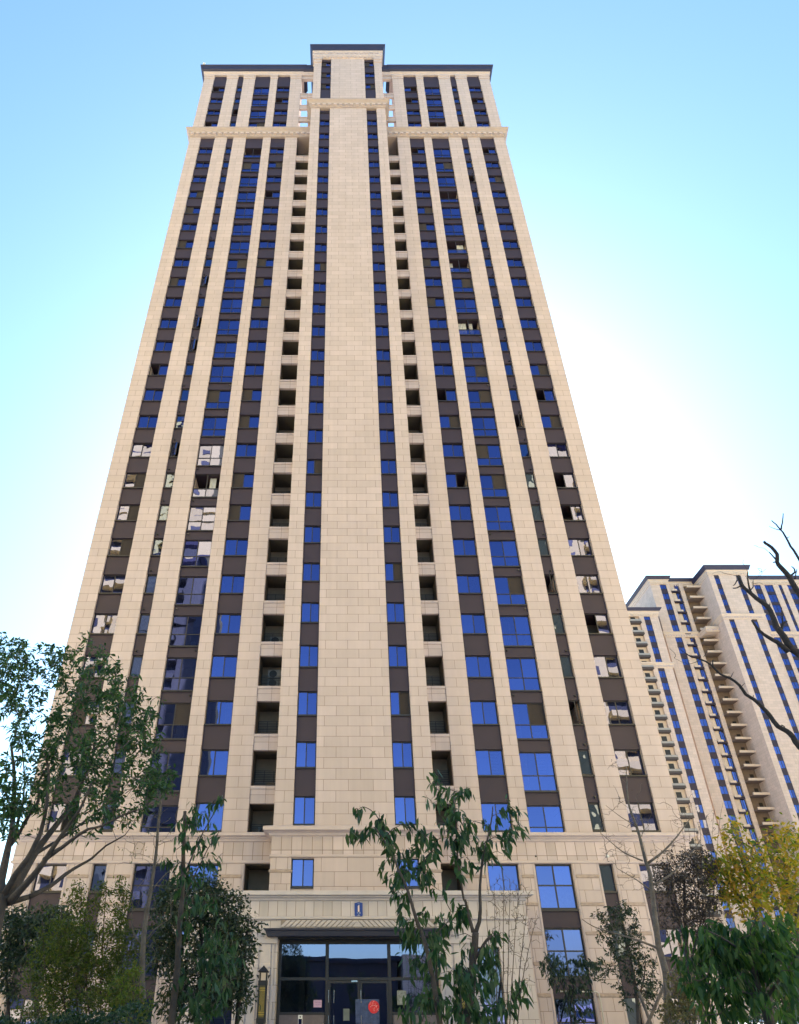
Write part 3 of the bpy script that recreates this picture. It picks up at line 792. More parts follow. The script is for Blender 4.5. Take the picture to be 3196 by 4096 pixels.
# papers on the doors
p = eb(921, 1282); R = thing('round_red_decoration', 'round red glossy festival decoration stuck on the right entrance door', 'decoration', (p.x, yG - 0.09, p.z))
dk = MB(); dk.tube([(0, 0, 0), (0, -0.02, 0)], 0.245, 28); dk.obj('disc', plain('red_foil', (0.62, 0.03, 0.03), 0.22, var=0.25, scale=14, bump=0.6, bscale=22), R)
oc = MB(); rr_ = random.Random(4)
for i in range(34):
    a = rr_.uniform(0, 6.28); r0 = 0.22 * rr_.random() ** 0.6
    x, z = r0 * math.cos(a), r0 * math.sin(a); l = rr_.uniform(0.012, 0.035); t = rr_.uniform(0, 6.28)
    oc.prism([(x, -0.021, z), (x + l * math.cos(t), -0.021, z + l * math.sin(t)), (x + l * math.cos(t) + 0.012, -0.021, z + l * math.sin(t) + 0.012), (x + 0.012, -0.021, z + 0.014)], (0, -0.004, 0))
oc.obj('foil_glint', plain('foil_pink', (0.85, 0.55, 0.5), 0.3), R)
def sheet(name, label, cat, px, py, w, h, mat, y, marks=None):
    p = eb(px, py); o = MB().box(-w / 2, w / 2, -0.004, 0.004, -h / 2, h / 2).obj(name, mat); o.location = (p.x, y, p.z); tag(o, label, cat)
    if marks:
        mk = MB(); q = random.Random(8)
        for r in range(2):
            for i in range(6):
                x = -w * 0.36 + i * w * 0.13; z = h * 0.18 - r * h * 0.32
                for _ in range(3):
                    u, v = x + q.uniform(0, w * 0.07), z + q.uniform(-h * 0.06, h * 0.06)
                    if q.random() < 0.5: mk.box(u, u + w * 0.06, -0.006, -0.0045, v, v + h * 0.02)
                    else: mk.box(u, u + w * 0.015, -0.006, -0.0045, v - h * 0.05, v + h * 0.05)
        mk.obj('writing', marks, o)
    return o


sheet('paper_notice', 'small pink paper notice with two lines of dark writing, on the left entrance glass', 'notice', 574, 1262, 0.36, 0.28, plain('pink_paper', (0.50, 0.34, 0.52), 0.8, var=0.05), yG - 0.075, plain('ink', (0.08, 0.03, 0.14), 0.8))
sheet('paper_sheet', 'dull grey green paper sheet on the left entrance door', 'notice', 752, 1330, 0.27, 0.45, plain('dull_paper', (0.13, 0.16, 0.17), 0.8, var=0.2, scale=2), yG - 0.062)
sheet('plastic_sheet', 'wrinkled clear plastic sheet taped behind the round red decoration', 'plastic sheet', 882, 1310, 1.05, 0.92, plain('clear_plastic', (0.055, 0.075, 0.17), 0.18, var=0.35, scale=5, bump=0.9, bscale=7), yG - 0.066)
sheet('poster', 'pale poster with rows of pictures on the right entrance glass', 'poster', 1095, 1225, 0.42, 0.55, plain('poster_paper', (0.22, 0.24, 0.24), 0.7, var=0.6, scale=9), yG - 0.075)
# access terminal on a post
p = at(900 + 467 / 1.549, 3200 + 1332 / 1.549, yP - 0.3)
A_ = thing('access_terminal', 'white face recognition terminal on a post left of the entrance doors', 'terminal', (p.x, yP - 0.3, 0.3))
a = MB(); H = p.z - 0.3; a.box(-0.09, 0.09, -0.03, 0.03, H - 0.42, H); a.obj('housing', M_WHITE, A_)
a = MB(); a.box(-0.07, 0.07, -0.035, -0.031, H - 0.40, H - 0.14); a.obj('screen', plain('terminal_screen', (0.01, 0.012, 0.05), 0.1), A_)
a = MB(); a.tube([(0, -0.036, H - 0.07), (0, -0.031, H - 0.07)], 0.03, 12); a.obj('camera_lens', M_BLACK, A_)
a = MB(); a.tube([(0, 0.0, 0), (0, 0.0, H - 0.42)], 0.035, 10); a.obj('post', M_STEEL, A_)

# tall lanterns flanking the porch
def lantern(px, label):
    p = at(px, 3862, yP - 0.55); o = thing('lantern_post', label, 'lamp', (p.x, yP - 0.55, 0), 'lantern posts beside the entrance')
    k = p.z                                              # tip height
    a = MB(); a.tube([(0, 0, 0), (0, 0, k - 2.1)], [0.06, 0.05], 10); a.tube([(0, 0, 0), (0, 0, 0.3)], 0.11, 12); a.tube([(0, 0, k - 2.3), (0, 0, k - 2.26)], 0.075, 10); a.obj('post', M_BLACK, o)
    a = MB(); z0, z1 = k - 1.95, k - 0.75
    for sx in (-1, 1):
        for sy in (-1, 1): a.box(sx * 0.15 - 0.025, sx * 0.15 + 0.025, sy * 0.15 - 0.025, sy * 0.15 + 0.025, z0, z1)
    a.box(-0.19, 0.19, -0.19, 0.19, z0 - 0.2, z0); a.box(-0.12, 0.12, -0.12, 0.12, z0 - 0.28, z0 - 0.2); a.box(-0.19, 0.19, -0.19, 0.19, z1, z1 + 0.18)
    a.obj('lantern_frame', M_BLACK, o)
    a = MB(); a.box(-0.13, 0.13, -0.13, 0.13, z0 + 0.003, z1 - 0.003); a.obj('lantern_panel', plain('lantern_panel', (0.07, 0.06, 0.02), 0.4), o)
    a = MB()
    for t in (-0.09, -0.045, 0.0, 0.045, 0.09):
        for side in range(4):
            q = [(-0.134, t - 0.013), (-0.134, t + 0.013)]
            if side == 0: a.box(t - 0.007, t + 0.007, -0.142, -0.134, z0 + 0.06, z1 - 0.06)
            if side == 1: a.box(t - 0.012, t + 0.012, 0.134, 0.142, z0 + 0.06, z1 - 0.06)
            if side == 2: a.box(-0.142, -0.134, t - 0.012, t + 0.012, z0 + 0.06, z1 - 0.06)
            if side == 3: a.box(0.134, 0.142, t - 0.012, t + 0.012, z0 + 0.06, z1 - 0.06)
    for zz in (z0 + 0.12, z0 + 0.2, z1 - 0.12, z1 - 0.2): a.box(-0.145, 0.145, -0.145, -0.135, zz, zz + 0.02); 
    a.obj('gold_lattice', M_GOLD, o)
    a = MB(); z2 = z1 + 0.18
    b0 = [(-0.14, -0.14), (0.14, -0.14), (0.14, 0.14), (-0.14, 0.14)]
    for i in range(4):
        (xa, ya), (xb, yb) = b0[i], b0[(i + 1) % 4]
        a.box(xa - 0.02, xa + 0.02, ya - 0.02, ya + 0.02, z2, z2 + 0.3)
    a.band(-0.1, 0.1, -0.1, 0.1, [(0.10, z2 + 0.3), (0.13, z2 + 0.34), (0.02, z2 + 0.45), (-0.05, z2 + 0.52), (-0.085, z2 + 0.57)], True); a.tube([(0, 0, z2 + 0.55), (0, 0, k)], [0.03, 0.004], 6)
    for sx in (-1, 1): a.prism([(sx * 0.2, -0.01, z2 + 0.05), (sx * 0.32, -0.01, z2 + 0.22), (sx * 0.19, -0.01, z2 + 0.2)] if sx > 0 else [(sx * 0.19, -0.01, z2 + 0.2), (sx * 0.32, -0.01, z2 + 0.22), (sx * 0.2, -0.01, z2 + 0.05)], (0, 0.02, 0))
    a.obj('lantern_cap', M_BLACK, o)


lantern(1056, 'black and gold lantern post left of the entrance, behind dark shrub leaves')
lantern(1056 + 2 * (at(1420, 3862, yP - 0.55).x * 0 + 394), 'black and gold lantern post right of the entrance, behind the drooping young tree')

# outdoor air conditioner units on the service ledges
def ac(n, s, label, dbl=False):
    x0, x1 = span(s, 3.9, 5.62); zl = zs(n) - 0.62 + 0.1 + 0.41
    o = thing('air_conditioner', label, 'air conditioner', ((x0 + x1) / 2 + (-0.05), 1.5, zl), 'air conditioner units on the service ledges')
    for k in range(2 if dbl else 1):
        b = k * 0.62; a = MB(); a.box(-0.4, 0.4, -0.15, 0.15, b, b + 0.58); a.obj('casing', plain('unit_casing', (0.22, 0.22, 0.22), 0.5), o)
        f = MB(); f.tube([(-0.08, -0.155, b + 0.29), (-0.08, -0.17, b + 0.29)], 0.24, 20); f.obj('fan_grille', M_BLACK, o)


ac(4, -1, 'double fan air conditioner in the left recess, lowest of the units there', True)
ac(5, -1, 'white single fan air conditioner in the left recess, second unit from the bottom')
ac(8, -1, 'white single fan air conditioner in the left recess, third unit from the bottom')
ac(13, -1, 'white single fan air conditioner in the left recess, topmost unit there')
ac(1, -1, 'small air conditioner in the left recess just above the stone cornice')

# rain pipe at the right of the porch
pp = MB(); p0 = at(2000 + 800 / 3.408, 3700 + 905 / 3.408, -0.15); p1 = at(2000 + 1340 / 3.408, 3700 + 910 / 3.408, -0.15)
pp.tube([p0, p1 + Vector((-0.1, 0, 0)), p1 + Vector((0, 0, -0.06)), Vector((p1.x + 0.03, -0.15, p1.z - 0.3)), Vector((p1.x + 0.03, -0.15, 0))], 0.03, 8)
tag(pp.obj('gas_pipe', plain('pipe_metal', (0.5, 0.48, 0.44), 0.4)), 'thin pale gas pipe bending down the wall right of the lowest balcony window', 'pipe')

# ------------------------------------------------------------------ the tower further back on the right
FT = thing('apartment_tower', 'cream apartment tower far behind on the right with stacked open balconies', 'building', (95, 103, 0))
M_FST = blocks('stone_far', (0.62, 0.48, 0.395), 1.3, 0.6, mortar=0.014)  # lighter than the near stone: sky glare is put into the colour
FAR_SP = MB()
ft_win, ft_rest = [], (MB(), MB())


def ftp(mb, name, mat):
    o = mb.obj(name, mat, FT); o.location = -Vector(FT.location); return o


M_FAR = plain('far_trim_stone', (0.62, 0.49, 0.39), 0.75, var=0.06)
FROWS = [90.9 - 3.0 * k for k in range(0, 27)]
yW, yT, yS = 103.0, 97.0, 100.0


def far_strip(x0, x1, yf, ztop, zlow, rows, h=1.7, kind='sliding_window'):
    zc = zlow
    for z in sorted(rows) + [ztop]:
        q = 34 < zc < 66
        d = MB() if q else FAR_SP
        d.box(x0, x1, yf + 0.06, yf + 1.2, zc, z); zc = z + h
        if q: ftp(d, 'spandrel_panel', M_DARK)
    for z in rows:
        rg = random.Random(int(z * 10 + x0 * 31)); ft_win.append((x0 + 0.02, x1 - 0.02, z, z + h, yf + 0.14, rg))


def far_pier(x0, x1, yf, z1, depth=1.4):
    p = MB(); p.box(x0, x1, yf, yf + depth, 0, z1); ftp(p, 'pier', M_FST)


rows = FROWS
# main wing left of its middle bay
c = MB(); c.box(77.2, 117.6, yW + 1.25, yW + 18, 0, 92.8); c.box(89.0, 97.3, yT + 1.25, yW + 2, 0, 91.5); ftp(c, 'core_wall', M_ROOM)
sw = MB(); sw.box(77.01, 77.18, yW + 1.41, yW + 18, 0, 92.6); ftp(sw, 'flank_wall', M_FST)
far_pier(77.0, 79.35, yW, 92.6); far_strip(79.35, 80.95, yW, 92.6, 0, rows); far_pier(80.95, 81.75, yW, 92.6)
far_pier(84.1, 85.1, yW, 92.6)
# open balconies in that wing
for k, z in enumerate(rows):
    b = MB(); b.box(81.76, 84.09, yW + 0.02, yW + 0.99, z - 1.0, z - 0.5); b.box(81.8, 83.2, yW - 0.3, yW + 0.018, z - 1.0, z - 0.7); o = ftp(b, 'balcony', M_DARK)
    w_ = MB(); w_.box(81.76, 83.0, yW + 0.4, yW + 0.99, z - 0.35, z + 1.98); w_.box(81.82, 83.15, yW - 0.28, yW - 0.24, z - 0.69, z - 0.2); ftp(w_, 'balcony_wall', M_FAR)
    rg = random.Random(k); ft_win.append((83.05, 84.08, z - 0.3, z + 1.9, yW + 0.35, rg))
far_strip(81.75, 84.1, yW + 1.0, 92.6, 0, [z - 0.3 for z in rows], 2.2)
del ft_win[-len(rows):]
# recess with cream slabs
bk = MB(); bk.box(85.0, 88.8, yW + 0.8, yW + 1.2, 0, 92.5); ftp(bk, 'recess_back_wall', plain('recess_far', (0.19, 0.14, 0.115), 0.9))
for z in rows:
    b = MB(); b.box(85.0, 88.40, yS + 1.2, yS + 1.45, z - 0.62, z - 0.12); ftp(b, 'balcony_beam', M_FAR)
    b = MB(); b.box(85.05, 88.40, yS + 1.452, yW - 0.01, z - 0.60, z - 0.45); b.box(85.11, 88.40, yW - 0.008, yW + 0.79, z - 0.60, z - 0.45); ftp(b, 'balcony_slab', plain('recess_far', (0.19, 0.14, 0.115), 0.9))  # underside shade is put into the dark slab colour
    d = MB(); d.box(87.0, 87.8, yW + 0.74, yW + 0.8, z - 0.5, z + 1.4); ftp(d, 'balcony_door', M_BLACK)
# middle bay
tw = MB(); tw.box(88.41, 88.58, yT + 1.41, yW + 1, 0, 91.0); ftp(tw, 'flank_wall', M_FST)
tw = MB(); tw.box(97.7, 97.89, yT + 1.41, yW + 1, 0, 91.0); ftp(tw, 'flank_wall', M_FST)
trow = [88.5 - 3.0 * k for k in range(0, 27)]
far_pier(88.4, 89.65, yT, 91); far_strip(89.65, 90.85, yT, 91, 0, trow); far_pier(90.85, 95.0, yT, 91); far_strip(95.0, 96.15, yT, 91, 0, trow); far_pier(96.15, 97.9, yT, 91)
# right wing
far_pier(97.9, 101.7, yW - 1, 92.6)
for z in rows: ftp(MB().box(98.5, 98.8, yW - 1.03, yW - 0.9, z - 1.2, z + 1.0), 'slot_grille', M_DARK)
far_pier(101.6, 102.9, yW, 92.6); far_strip(102.9, 104.5, yW, 92.6, 0, rows); far_pier(104.5, 105.5, yW, 92.6)
far_strip(105.5, 107.6, yW, 92.6, 0, [z - 0.8 for z in rows], 2.2); far_pier(107.6, 109.0, yW, 92.6)
far_strip(109.0, 109.8, yW, 92.6, 0, rows); far_pier(109.8, 111.2, yW, 92.6); far_strip(111.2, 112.9, yW, 92.6, 0, rows); far_pier(112.9, 117.8, yW, 92.6)
# lower wing in front, at the left
LR = [80.3 - 3.0 * k for k in range(0, 25)]
c = MB(); c.box(60, 74.79, yS + 1.25, yS + 14, 0, 82.4); ftp(c, 'core_wall', M_ROOM)
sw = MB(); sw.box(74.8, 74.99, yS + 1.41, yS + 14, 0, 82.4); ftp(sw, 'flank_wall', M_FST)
far_pier(70.5, 71.6, yS, 82.4); far_strip(71.6, 73.1, yS, 82.4, 0, LR); far_pier(73.1, 75.0, yS, 82.4)
bkw = MB(); bkw.box(66.0, 70.5, yS + 0.5, yS + 1.25, 0, 82.4); ftp(bkw, 'balcony_wall', M_FAR)
far_pier(64.5, 66.4, yS, 82.4)
for z in LR:
    b = MB(); b.box(67.4, 70.5, yS - 0.6, yS - 0.5, z - 1.0, z - 0.62); b.box(67.4, 67.5, yS - 0.49, yS + 0.49, z - 1.0, z - 0.62); b.box(67.3, 70.5, yS - 0.66, yS + 0.49, z - 1.12, z - 1.003)
    bo = ftp(b, 'balcony', plain('far_balcony', (0.075, 0.06, 0.055), 0.8)); q = MB(); q.box(67.4, 70.5, yS - 0.57, yS - 0.54, z - 0.616, z - 0.15); q = q.obj('balcony_rail', plain('pale_rail', (0.34, 0.31, 0.28), 0.5), bo)
    MBd = MB(); MBd.box(68.6, 69.7, yS + 0.44, yS + 0.496, z - 0.9, z + 1.3); ftp(MBd, 'balcony_door', M_BLACK)
_o = ftp(FAR_SP, 'spandrel_panel', M_DARK); _o['kind'] = 'stuff'
# windows of the tower: the hundred that show largest are parts of their own, the rest one mass
ft_win.sort(key=lambda w: (w[0] > 106 and w[2] < 60, w[2] < 33, -(w[1] - w[0])))
for i, (a, b, z0, z1, y, rg) in enumerate(ft_win):
    fr, pn = (MB(), MB()) if i < 99 else ft_rest
    frame_bars(fr, a, b, z0, z1, y, ((a + b) / 2,), w=0.07)
    xm = (a + b) / 2
    pane_quad(pn, a + 0.05, xm - 0.02, z0 + 0.05, z1 - 0.05, y, rg, 0.01); pane_quad(pn, xm + 0.02, b - 0.05, z0 + 0.05, z1 - 0.05, y, rg, 0.01)
    if i < 99:
        w = ftp(fr, 'sliding_window', M_FRAME); pn.obj('pane', M_GLASS, w)
w = ftp(ft_rest[0], 'sliding_window', M_FRAME); w['kind'] = 'stuff'; ft_rest[1].obj('pane', M_GLASS, w)
# cornices and roofs
cz = big_cornice(77.0, 85.4, yW, yW + 18, 77.2, 1.5); cz[1].obj('dentil_row', M_PLAIN, ftp(cz[0], 'cornice', M_FAR))
cz = big_cornice(85.4, 88.4, yS - 0.3, yW, 76.9, 1.5, 0.2); cz[1].obj('dentil_row', M_PLAIN, ftp(cz[0], 'cornice', M_FAR))
cz = big_cornice(88.4, 97.9, yT, yW + 1, 78.7, 1.5); cz[1].obj('dentil_row', M_PLAIN, ftp(cz[0], 'cornice', M_FAR))
cz = big_cornice(98.0, 117.8, yW, yW + 4, 77.2, 1.5); cz[1].obj('dentil_row', M_PLAIN, ftp(cz[0], 'cornice', M_FAR))
cz = big_cornice(66.0, 75.1, yS, yS + 6, 67.6, 1.5); cz[1].obj('dentil_row', M_PLAIN, ftp(cz[0], 'cornice', M_FAR))


def roof_edge(x0, x1, yf, yb, z, h):
    cb = MB(); cb.band(x0, x1, yf, yb, [(0.0, z - 1.3), (0.12, z - 1.25), (0.12, z - 0.8), (0.25, z - 0.7), (0.25, z - 0.2), (0.45, z - 0.1), (0.45, z)])
    dentils(cb, x0, x1, yf - 0.12, z - 1.2, z - 0.85, 0.6, 0.34, 0.12); ftp(cb, 'roof_cornice', M_FAR)
    rb = MB(); rb.band(x0, x1, yf, yb, [(0.4, z + 0.004), (0.55, z + 0.1), (0.85, z + h * 0.8), (0.95, z + h), (0.0, z + h + 0.6)]); ftp(rb, 'roof', M_ROOF)


roof_edge(77.0, 81.4, yW, yW + 18, 93.5, 0.8); roof_edge(81.9, 88.3, yW + 0.5, yW + 6, 93.1, 0.8)
roof_edge(88.4, 97.9, yT, yW + 2, 92.3, 1.1); roof_edge(98.9, 117.8, yW, yW + 12, 93.4, 0.9); roof_edge(66.0, 75.1, yS, yS + 14, 82.5, 0.7)

# ------------------------------------------------------------------ buildings across the road, behind the camera, seen in the window reflections
def opposite(label, x0, x1, yf, h, seed, fl=3.0, wall=None):
    wall = wall or M_PALE
    o = thing('apartment_tower', label, 'building', ((x0 + x1) / 2, yf, 0))
    def P(mb, name, mat):
        q = mb.obj(name, mat, o); q.location = -Vector(o.location); return q
    m = MB(); m.box(x0, x1, yf - 14, yf, 0, h); P(m, 'wall', wall)
    m = MB(); m.band(x0, x1, yf - 14, yf, [(0.1, h + 0.003), (0.6, h + 0.5), (0.7, h + 1.2), (0, h + 1.6)], True); P(m, 'roof', M_ROOF)
    r = random.Random(seed); x = x0 + 1.6; k = 0
    wi, gl, ba = MB(), MB(), MB()
    while x < x1 - 3:
        w = 1.7 if k % 2 == 0 else 2.6
        z = 2.5
        while z < h - 3:
            wi.box(x - 0.08, x + w + 0.08, yf - 0.1, yf + 0.06, z - 0.08, z + 1.58); gl.box(x, x + w, yf, yf + 0.08, z, z + 1.5)
            if k % 2: ba.box(x - 0.3, x + w + 0.3, yf + 0.1, yf + 1.3, z - 1.2, z - 0.2)
            z += fl
        x += w + r.uniform(1.5, 2.6); k += 1
    a = P(wi, 'window', M_FRAME); a['kind'] = 'stuff'; gg = P(gl, 'pane', plain('dark_pane', (0.035, 0.04, 0.04), 0.4)); gg.parent = a; gg.location = (0, 0, 0)
    b = P(ba, 'balcony', wall); b['kind'] = 'stuff'
    for zz in (h * 0.35, h * 0.8):
        m = MB(); m.box(x0 - 0.3, x1 + 0.3, yf + 0.003, yf + 0.5, zz, zz + 1.2); P(m, 'cornice', wall)


opposite('pale apartment tower across the road, reflected in the left windows', -150, -25.5, -68, 108, 3)  # stretched far outward to bounce more sun onto the facade
opposite('added dark grey block across the road, darkening the left balcony glass reflections', -34, -22.8, -54, 66, 5, wall=plain('shade_block_wall', (0.10, 0.105, 0.095), 0.8))  # added: its dark wall stands in for the pale tower's shadowed side
opposite('pale apartment tower across the road, reflected in the right windows', 36, 150, -56, 92, 9)  # widened likewise for bounce light
lowb = MB(); lowb.box(-22, 6.9, -75, -62, 0, 6.6); lowb.band(-22, 6.9, -75, -62, [(0.1, 6.6), (0.5, 6.7), (0.5, 7.0), (0.2, 7.2)], True)
tag(lowb.obj('gate_house', plain('gate_wall', (0.03, 0.032, 0.045), 0.8)), 'low dark gate house across the road, reflected in the entrance glass', 'building')

lowb = MB(); lowb.box(0, 9, -12, 0, 0, 7.2); lowb.box(3, 5, -0.01, 0.05, 1.0, 3.2)
tag(lowb.obj('low_wing', blocks('stone_pale_wing', (0.62, 0.50, 0.36), 1.6, 0.7), None, (7.4, -60, 0)), 'low sunlit cream stone wing across the road, reflected in the right entrance glass', 'building')
# ------------------------------------------------------------------ trees and shrubs
M_BARK = plain('bark', (0.085, 0.068, 0.058), 0.9, var=0.3, scale=7, bump=0.8, bscale=25)
M_BARKP = plain('pale_bark', (0.145, 0.122, 0.105), 0.9, var=0.35, scale=8, bump=0.8, bscale=25)
M_BARKD = plain('dark_bark', (0.032, 0.027, 0.030), 0.9, var=0.3, scale=7, bump=0.9, bscale=20)
M_TWIG = plain('twig_bark', (0.085, 0.062, 0.048), 0.9, var=0.3, scale=7)
LF_GREEN = leafmat('leaf_green', [(0.022, 0.055, 0.026), (0.038, 0.088, 0.032), (0.066, 0.122, 0.042)])
LF_DEEP = leafmat('leaf_deep', [(0.018, 0.050, 0.026), (0.030, 0.078, 0.036), (0.048, 0.105, 0.042), (0.075, 0.125, 0.06)])
LF_MID = leafmat('leaf_mid', [(0.020, 0.060, 0.028), (0.036, 0.095, 0.034), (0.062, 0.13, 0.040), (0.10, 0.17, 0.05)], 0.45)
LF_DARK = leafmat('leaf_dark', [(0.018, 0.032, 0.020), (0.030, 0.052, 0.028), (0.055, 0.072, 0.040)], 0.25)
LF_OLIVE = leafmat('leaf_olive', [(0.038, 0.060, 0.014), (0.070, 0.095, 0.018), (0.12, 0.125, 0.025), (0.080, 0.120, 0.022)], 0.4)
LF_BRIGHT = leafmat('leaf_bright', [(0.07, 0.12, 0.02), (0.12, 0.16, 0.03), (0.17, 0.15, 0.03)], 0.45)
LF_AUT = leafmat('leaf_autumn', [(0.06, 0.12, 0.018), (0.22, 0.23, 0.022), (0.40, 0.28, 0.03), (0.44, 0.23, 0.045), (0.10, 0.16, 0.022)], 0.5)
LF_PURP = leafmat('leaf_purple', [(0.028, 0.022, 0.022), (0.045, 0.030, 0.030), (0.06, 0.05, 0.04)], 0.2)
LF_HEDGE = leafmat('leaf_hedge', [(0.014, 0.035, 0.022), (0.024, 0.055, 0.03), (0.04, 0.075, 0.035)], 0.25)
LF_DRY = leafmat('leaf_dry', [(0.15, 0.12, 0.075), (0.20, 0.15, 0.08), (0.11, 0.12, 0.05)], 0.3)
K = 3196 / 1704.0                 # coordinates below are read off a 1704-wide view of the photo


def leaves(name, P, D, L, W, mat, parent, rg, droop=0.25):
    """one mesh of folded, bending leaves"""
    P, D, L, W = map(np.asarray, (P, D, L, W)); n = len(P)
    D = D / (np.linalg.norm(D, axis=1)[:, None] + 1e-9)
    R = rg.normal(size=(n, 3)); S = np.cross(D, R); S /= (np.linalg.norm(S, axis=1)[:, None] + 1e-9)
    U = np.cross(S, D)
    V = np.zeros((n, 6, 3)); g = np.array([0, 0, -1.0])
    def pt(t, w, lift): return P + D * (L * t)[:, None] + S * (W * w)[:, None] + U * (L * lift)[:, None] + g * (L * droop * t * t)[:, None]
    V[:, 0] = pt(0, 0, 0); V[:, 1] = pt(.33, -.5, .07); V[:, 2] = pt(.33, .5, .07)
    V[:, 3] = pt(.68, -.38, .05); V[:, 4] = pt(.68, .38, .05); V[:, 5] = pt(1.0, 0, 0)
    me = bpy.data.meshes.new(name); me.vertices.add(n * 6); me.vertices.foreach_set('co', V.reshape(-1))
    loops = (np.array([0, 2, 1, 1, 2, 4, 3, 3, 4, 5])[None, :] + 6 * np.arange(n)[:, None]).reshape(-1)
    me.loops.add(n * 10); me.loops.foreach_set('vertex_index', loops.astype(np.int32))
    st = (np.array([0, 3, 7])[None, :] + 10 * np.arange(n)[:, None]).reshape(-1)
    me.polygons.add(n * 3); me.polygons.foreach_set('loop_start', st.astype(np.int32))
    me.polygons.foreach_set('loop_total', np.tile([3, 4, 3], n).astype(np.int32))
    me.materials.append(mat); me.update(calc_edges=True); me.validate()
    o = bpy.data.objects.new(name, me); COL.objects.link(o)
    if parent: o.parent = parent
    return o


def smooth_path(pts, step):
    out = []
    pts = [np.array(p) for p in pts]
    for i in range(len(pts) - 1):
        p0 = pts[max(i - 1, 0)]; p1 = pts[i]; p2 = pts[i + 1]; p3 = pts[min(i + 2, len(pts) - 1)]
        n = max(2, int(np.linalg.norm(p2 - p1) / step))
        for k in range(n):
            t = k / n
            out.append(0.5 * ((2 * p1) + (-p0 + p2) * t + (2 * p0 - 5 * p1 + 4 * p2 - p3) * t * t + (-p0 + 3 * p1 - 3 * p2 + p3) * t ** 3))
    out.append(pts[-1]); return out


def tree(name, label, cat, D, stems, blobs, leaf, lmat, bark=None, seed=0, group=None, ground=True, per=(9, 14), mode='random', droop=0.25,
         twig_r=0.006, spread=0.0, extra_r=1.0, root_dx=0.0, tw=0.30, dens=1.0):
    """stems: list of (points [(x, y[, dy])...], radius0, radius1) in view pixels; blobs: (cx, cy, rx, ry, twigs, depth)"""
    rg = np.random.default_rng(seed); Y = CAM_Y + D
    first = None; tb = MB(); nodes, tang = [], []
    for si, (pts, r0, r1) in enumerate(stems):
        w = []
        for q in pts:
            dy = q[2] if len(q) > 2 else 0.0
            w.append(np.array(at(q[0] * K, q[1] * K, Y + dy)))
        if si == 0 or ground == 'all':
            b = w[0].copy(); b[2] = 0.0; b[0] += root_dx
            if w[0][2] > 0.05: w = [b] + w
            if first is None: first = b
        path = smooth_path(w, 0.18)
        jit = np.cumsum(rg.normal(0, 0.004, (len(path), 3)), axis=0); jit -= np.linspace(0, 1, len(path))[:, None] * jit[-1]
        path = [p + j for p, j in zip(path, jit)]
        n = len(path); rad = [r0 + (r1 - r0) * (i / max(1, n - 1)) ** 0.85 for i in range(n)]
        if si == 0: rad[0] *= 1.35
        tb.tube(path, rad, 8)
        nodes += path[max(1, n // 6):]
    if first is None: first = np.array(at(stems[0][0][0][0] * K, stems[0][0][0][1] * K, Y))
    root = thing(name, label, cat, tuple(first), group)
    N = list(nodes); ends = []
    for (cx, cy, rx, ry, nt, dp) in blobs:
        for _ in range(max(1, int(round(nt * dens)))):
            a = rg.uniform(0, 2 * math.pi); r = rg.uniform(0, 1) ** 0.55
            ends.append(np.array(at((cx + rx * r * math.cos(a)) * K, (cy + ry * r * math.sin(a)) * K, Y + rg.normal(0, dp))))
    P, DD, LL = [], [], []
    if ends:
        A = np.array(N); d0 = [np.min(np.linalg.norm(A - e, axis=1)) for e in ends]
        for k in np.argsort(d0):
            e = ends[k]; A = np.array(N); dv = e - A; ds = np.linalg.norm(dv, axis=1) + 0.6 * np.maximum(0, A[:, 2] - e[2] + 0.05)
            p = A[int(np.argmin(ds))]; L = np.linalg.norm(e - p)
            m1 = p + (e - p) * 0.4 + rg.normal(0, 0.05 * L + 0.01, 3) + np.array([0, 0, 0.10 * L]); m2 = p + (e - p) * 0.75 + rg.normal(0, 0.04 * L + 0.005, 3) + np.array([0, 0, 0.06 * L])
            path = smooth_path([p, m1, m2, e], max(0.12, L / 8)); n = len(path)
            rr0 = twig_r * (0.8 + 0.9 * min(L, 1.5)) * extra_r
            tb.tube(path, [rr0 + (0.0016 - rr0) * i / max(1, n - 1) for i in range(n)], 4, cap=False)
            N += path[2:]
            if leaf:
                cnt = int(rg.integers(per[0], per[1] + 1)); Lt = min(L, tw) if L > 0 else tw
                ed = (e - m2); ed = ed / (np.linalg.norm(ed) + 1e-6)
                for _ in range(cnt):
                    t = rg.uniform(0, 1); base = e - ed * Lt * t + rg.normal(0, leaf * 0.25 + spread, 3)
                    if mode == 'droop': d = ed * 0.35 + rg.normal(0, 0.45, 3) + np.array([0, 0, -0.9])
                    elif mode == 'up': d = ed * 0.8 + rg.normal(0, 0.35, 3) + np.array([0, 0, 0.5])
                    else: d = ed * 0.5 + rg.normal(0, 0.7, 3)
                    P.append(base); DD.append(d); LL.append(leaf * rg.uniform(0.65, 1.25))
    o = tb.obj('trunk', bark or M_BARK, root, smooth=True); o.location = -Vector(first)
    if P:
        LL = np.array(LL); c = leaves('crown', P, DD, LL, LL * rg.uniform(0.28, 0.42, len(LL)), lmat, root, rg, droop); c.location = -Vector(first)
    return root


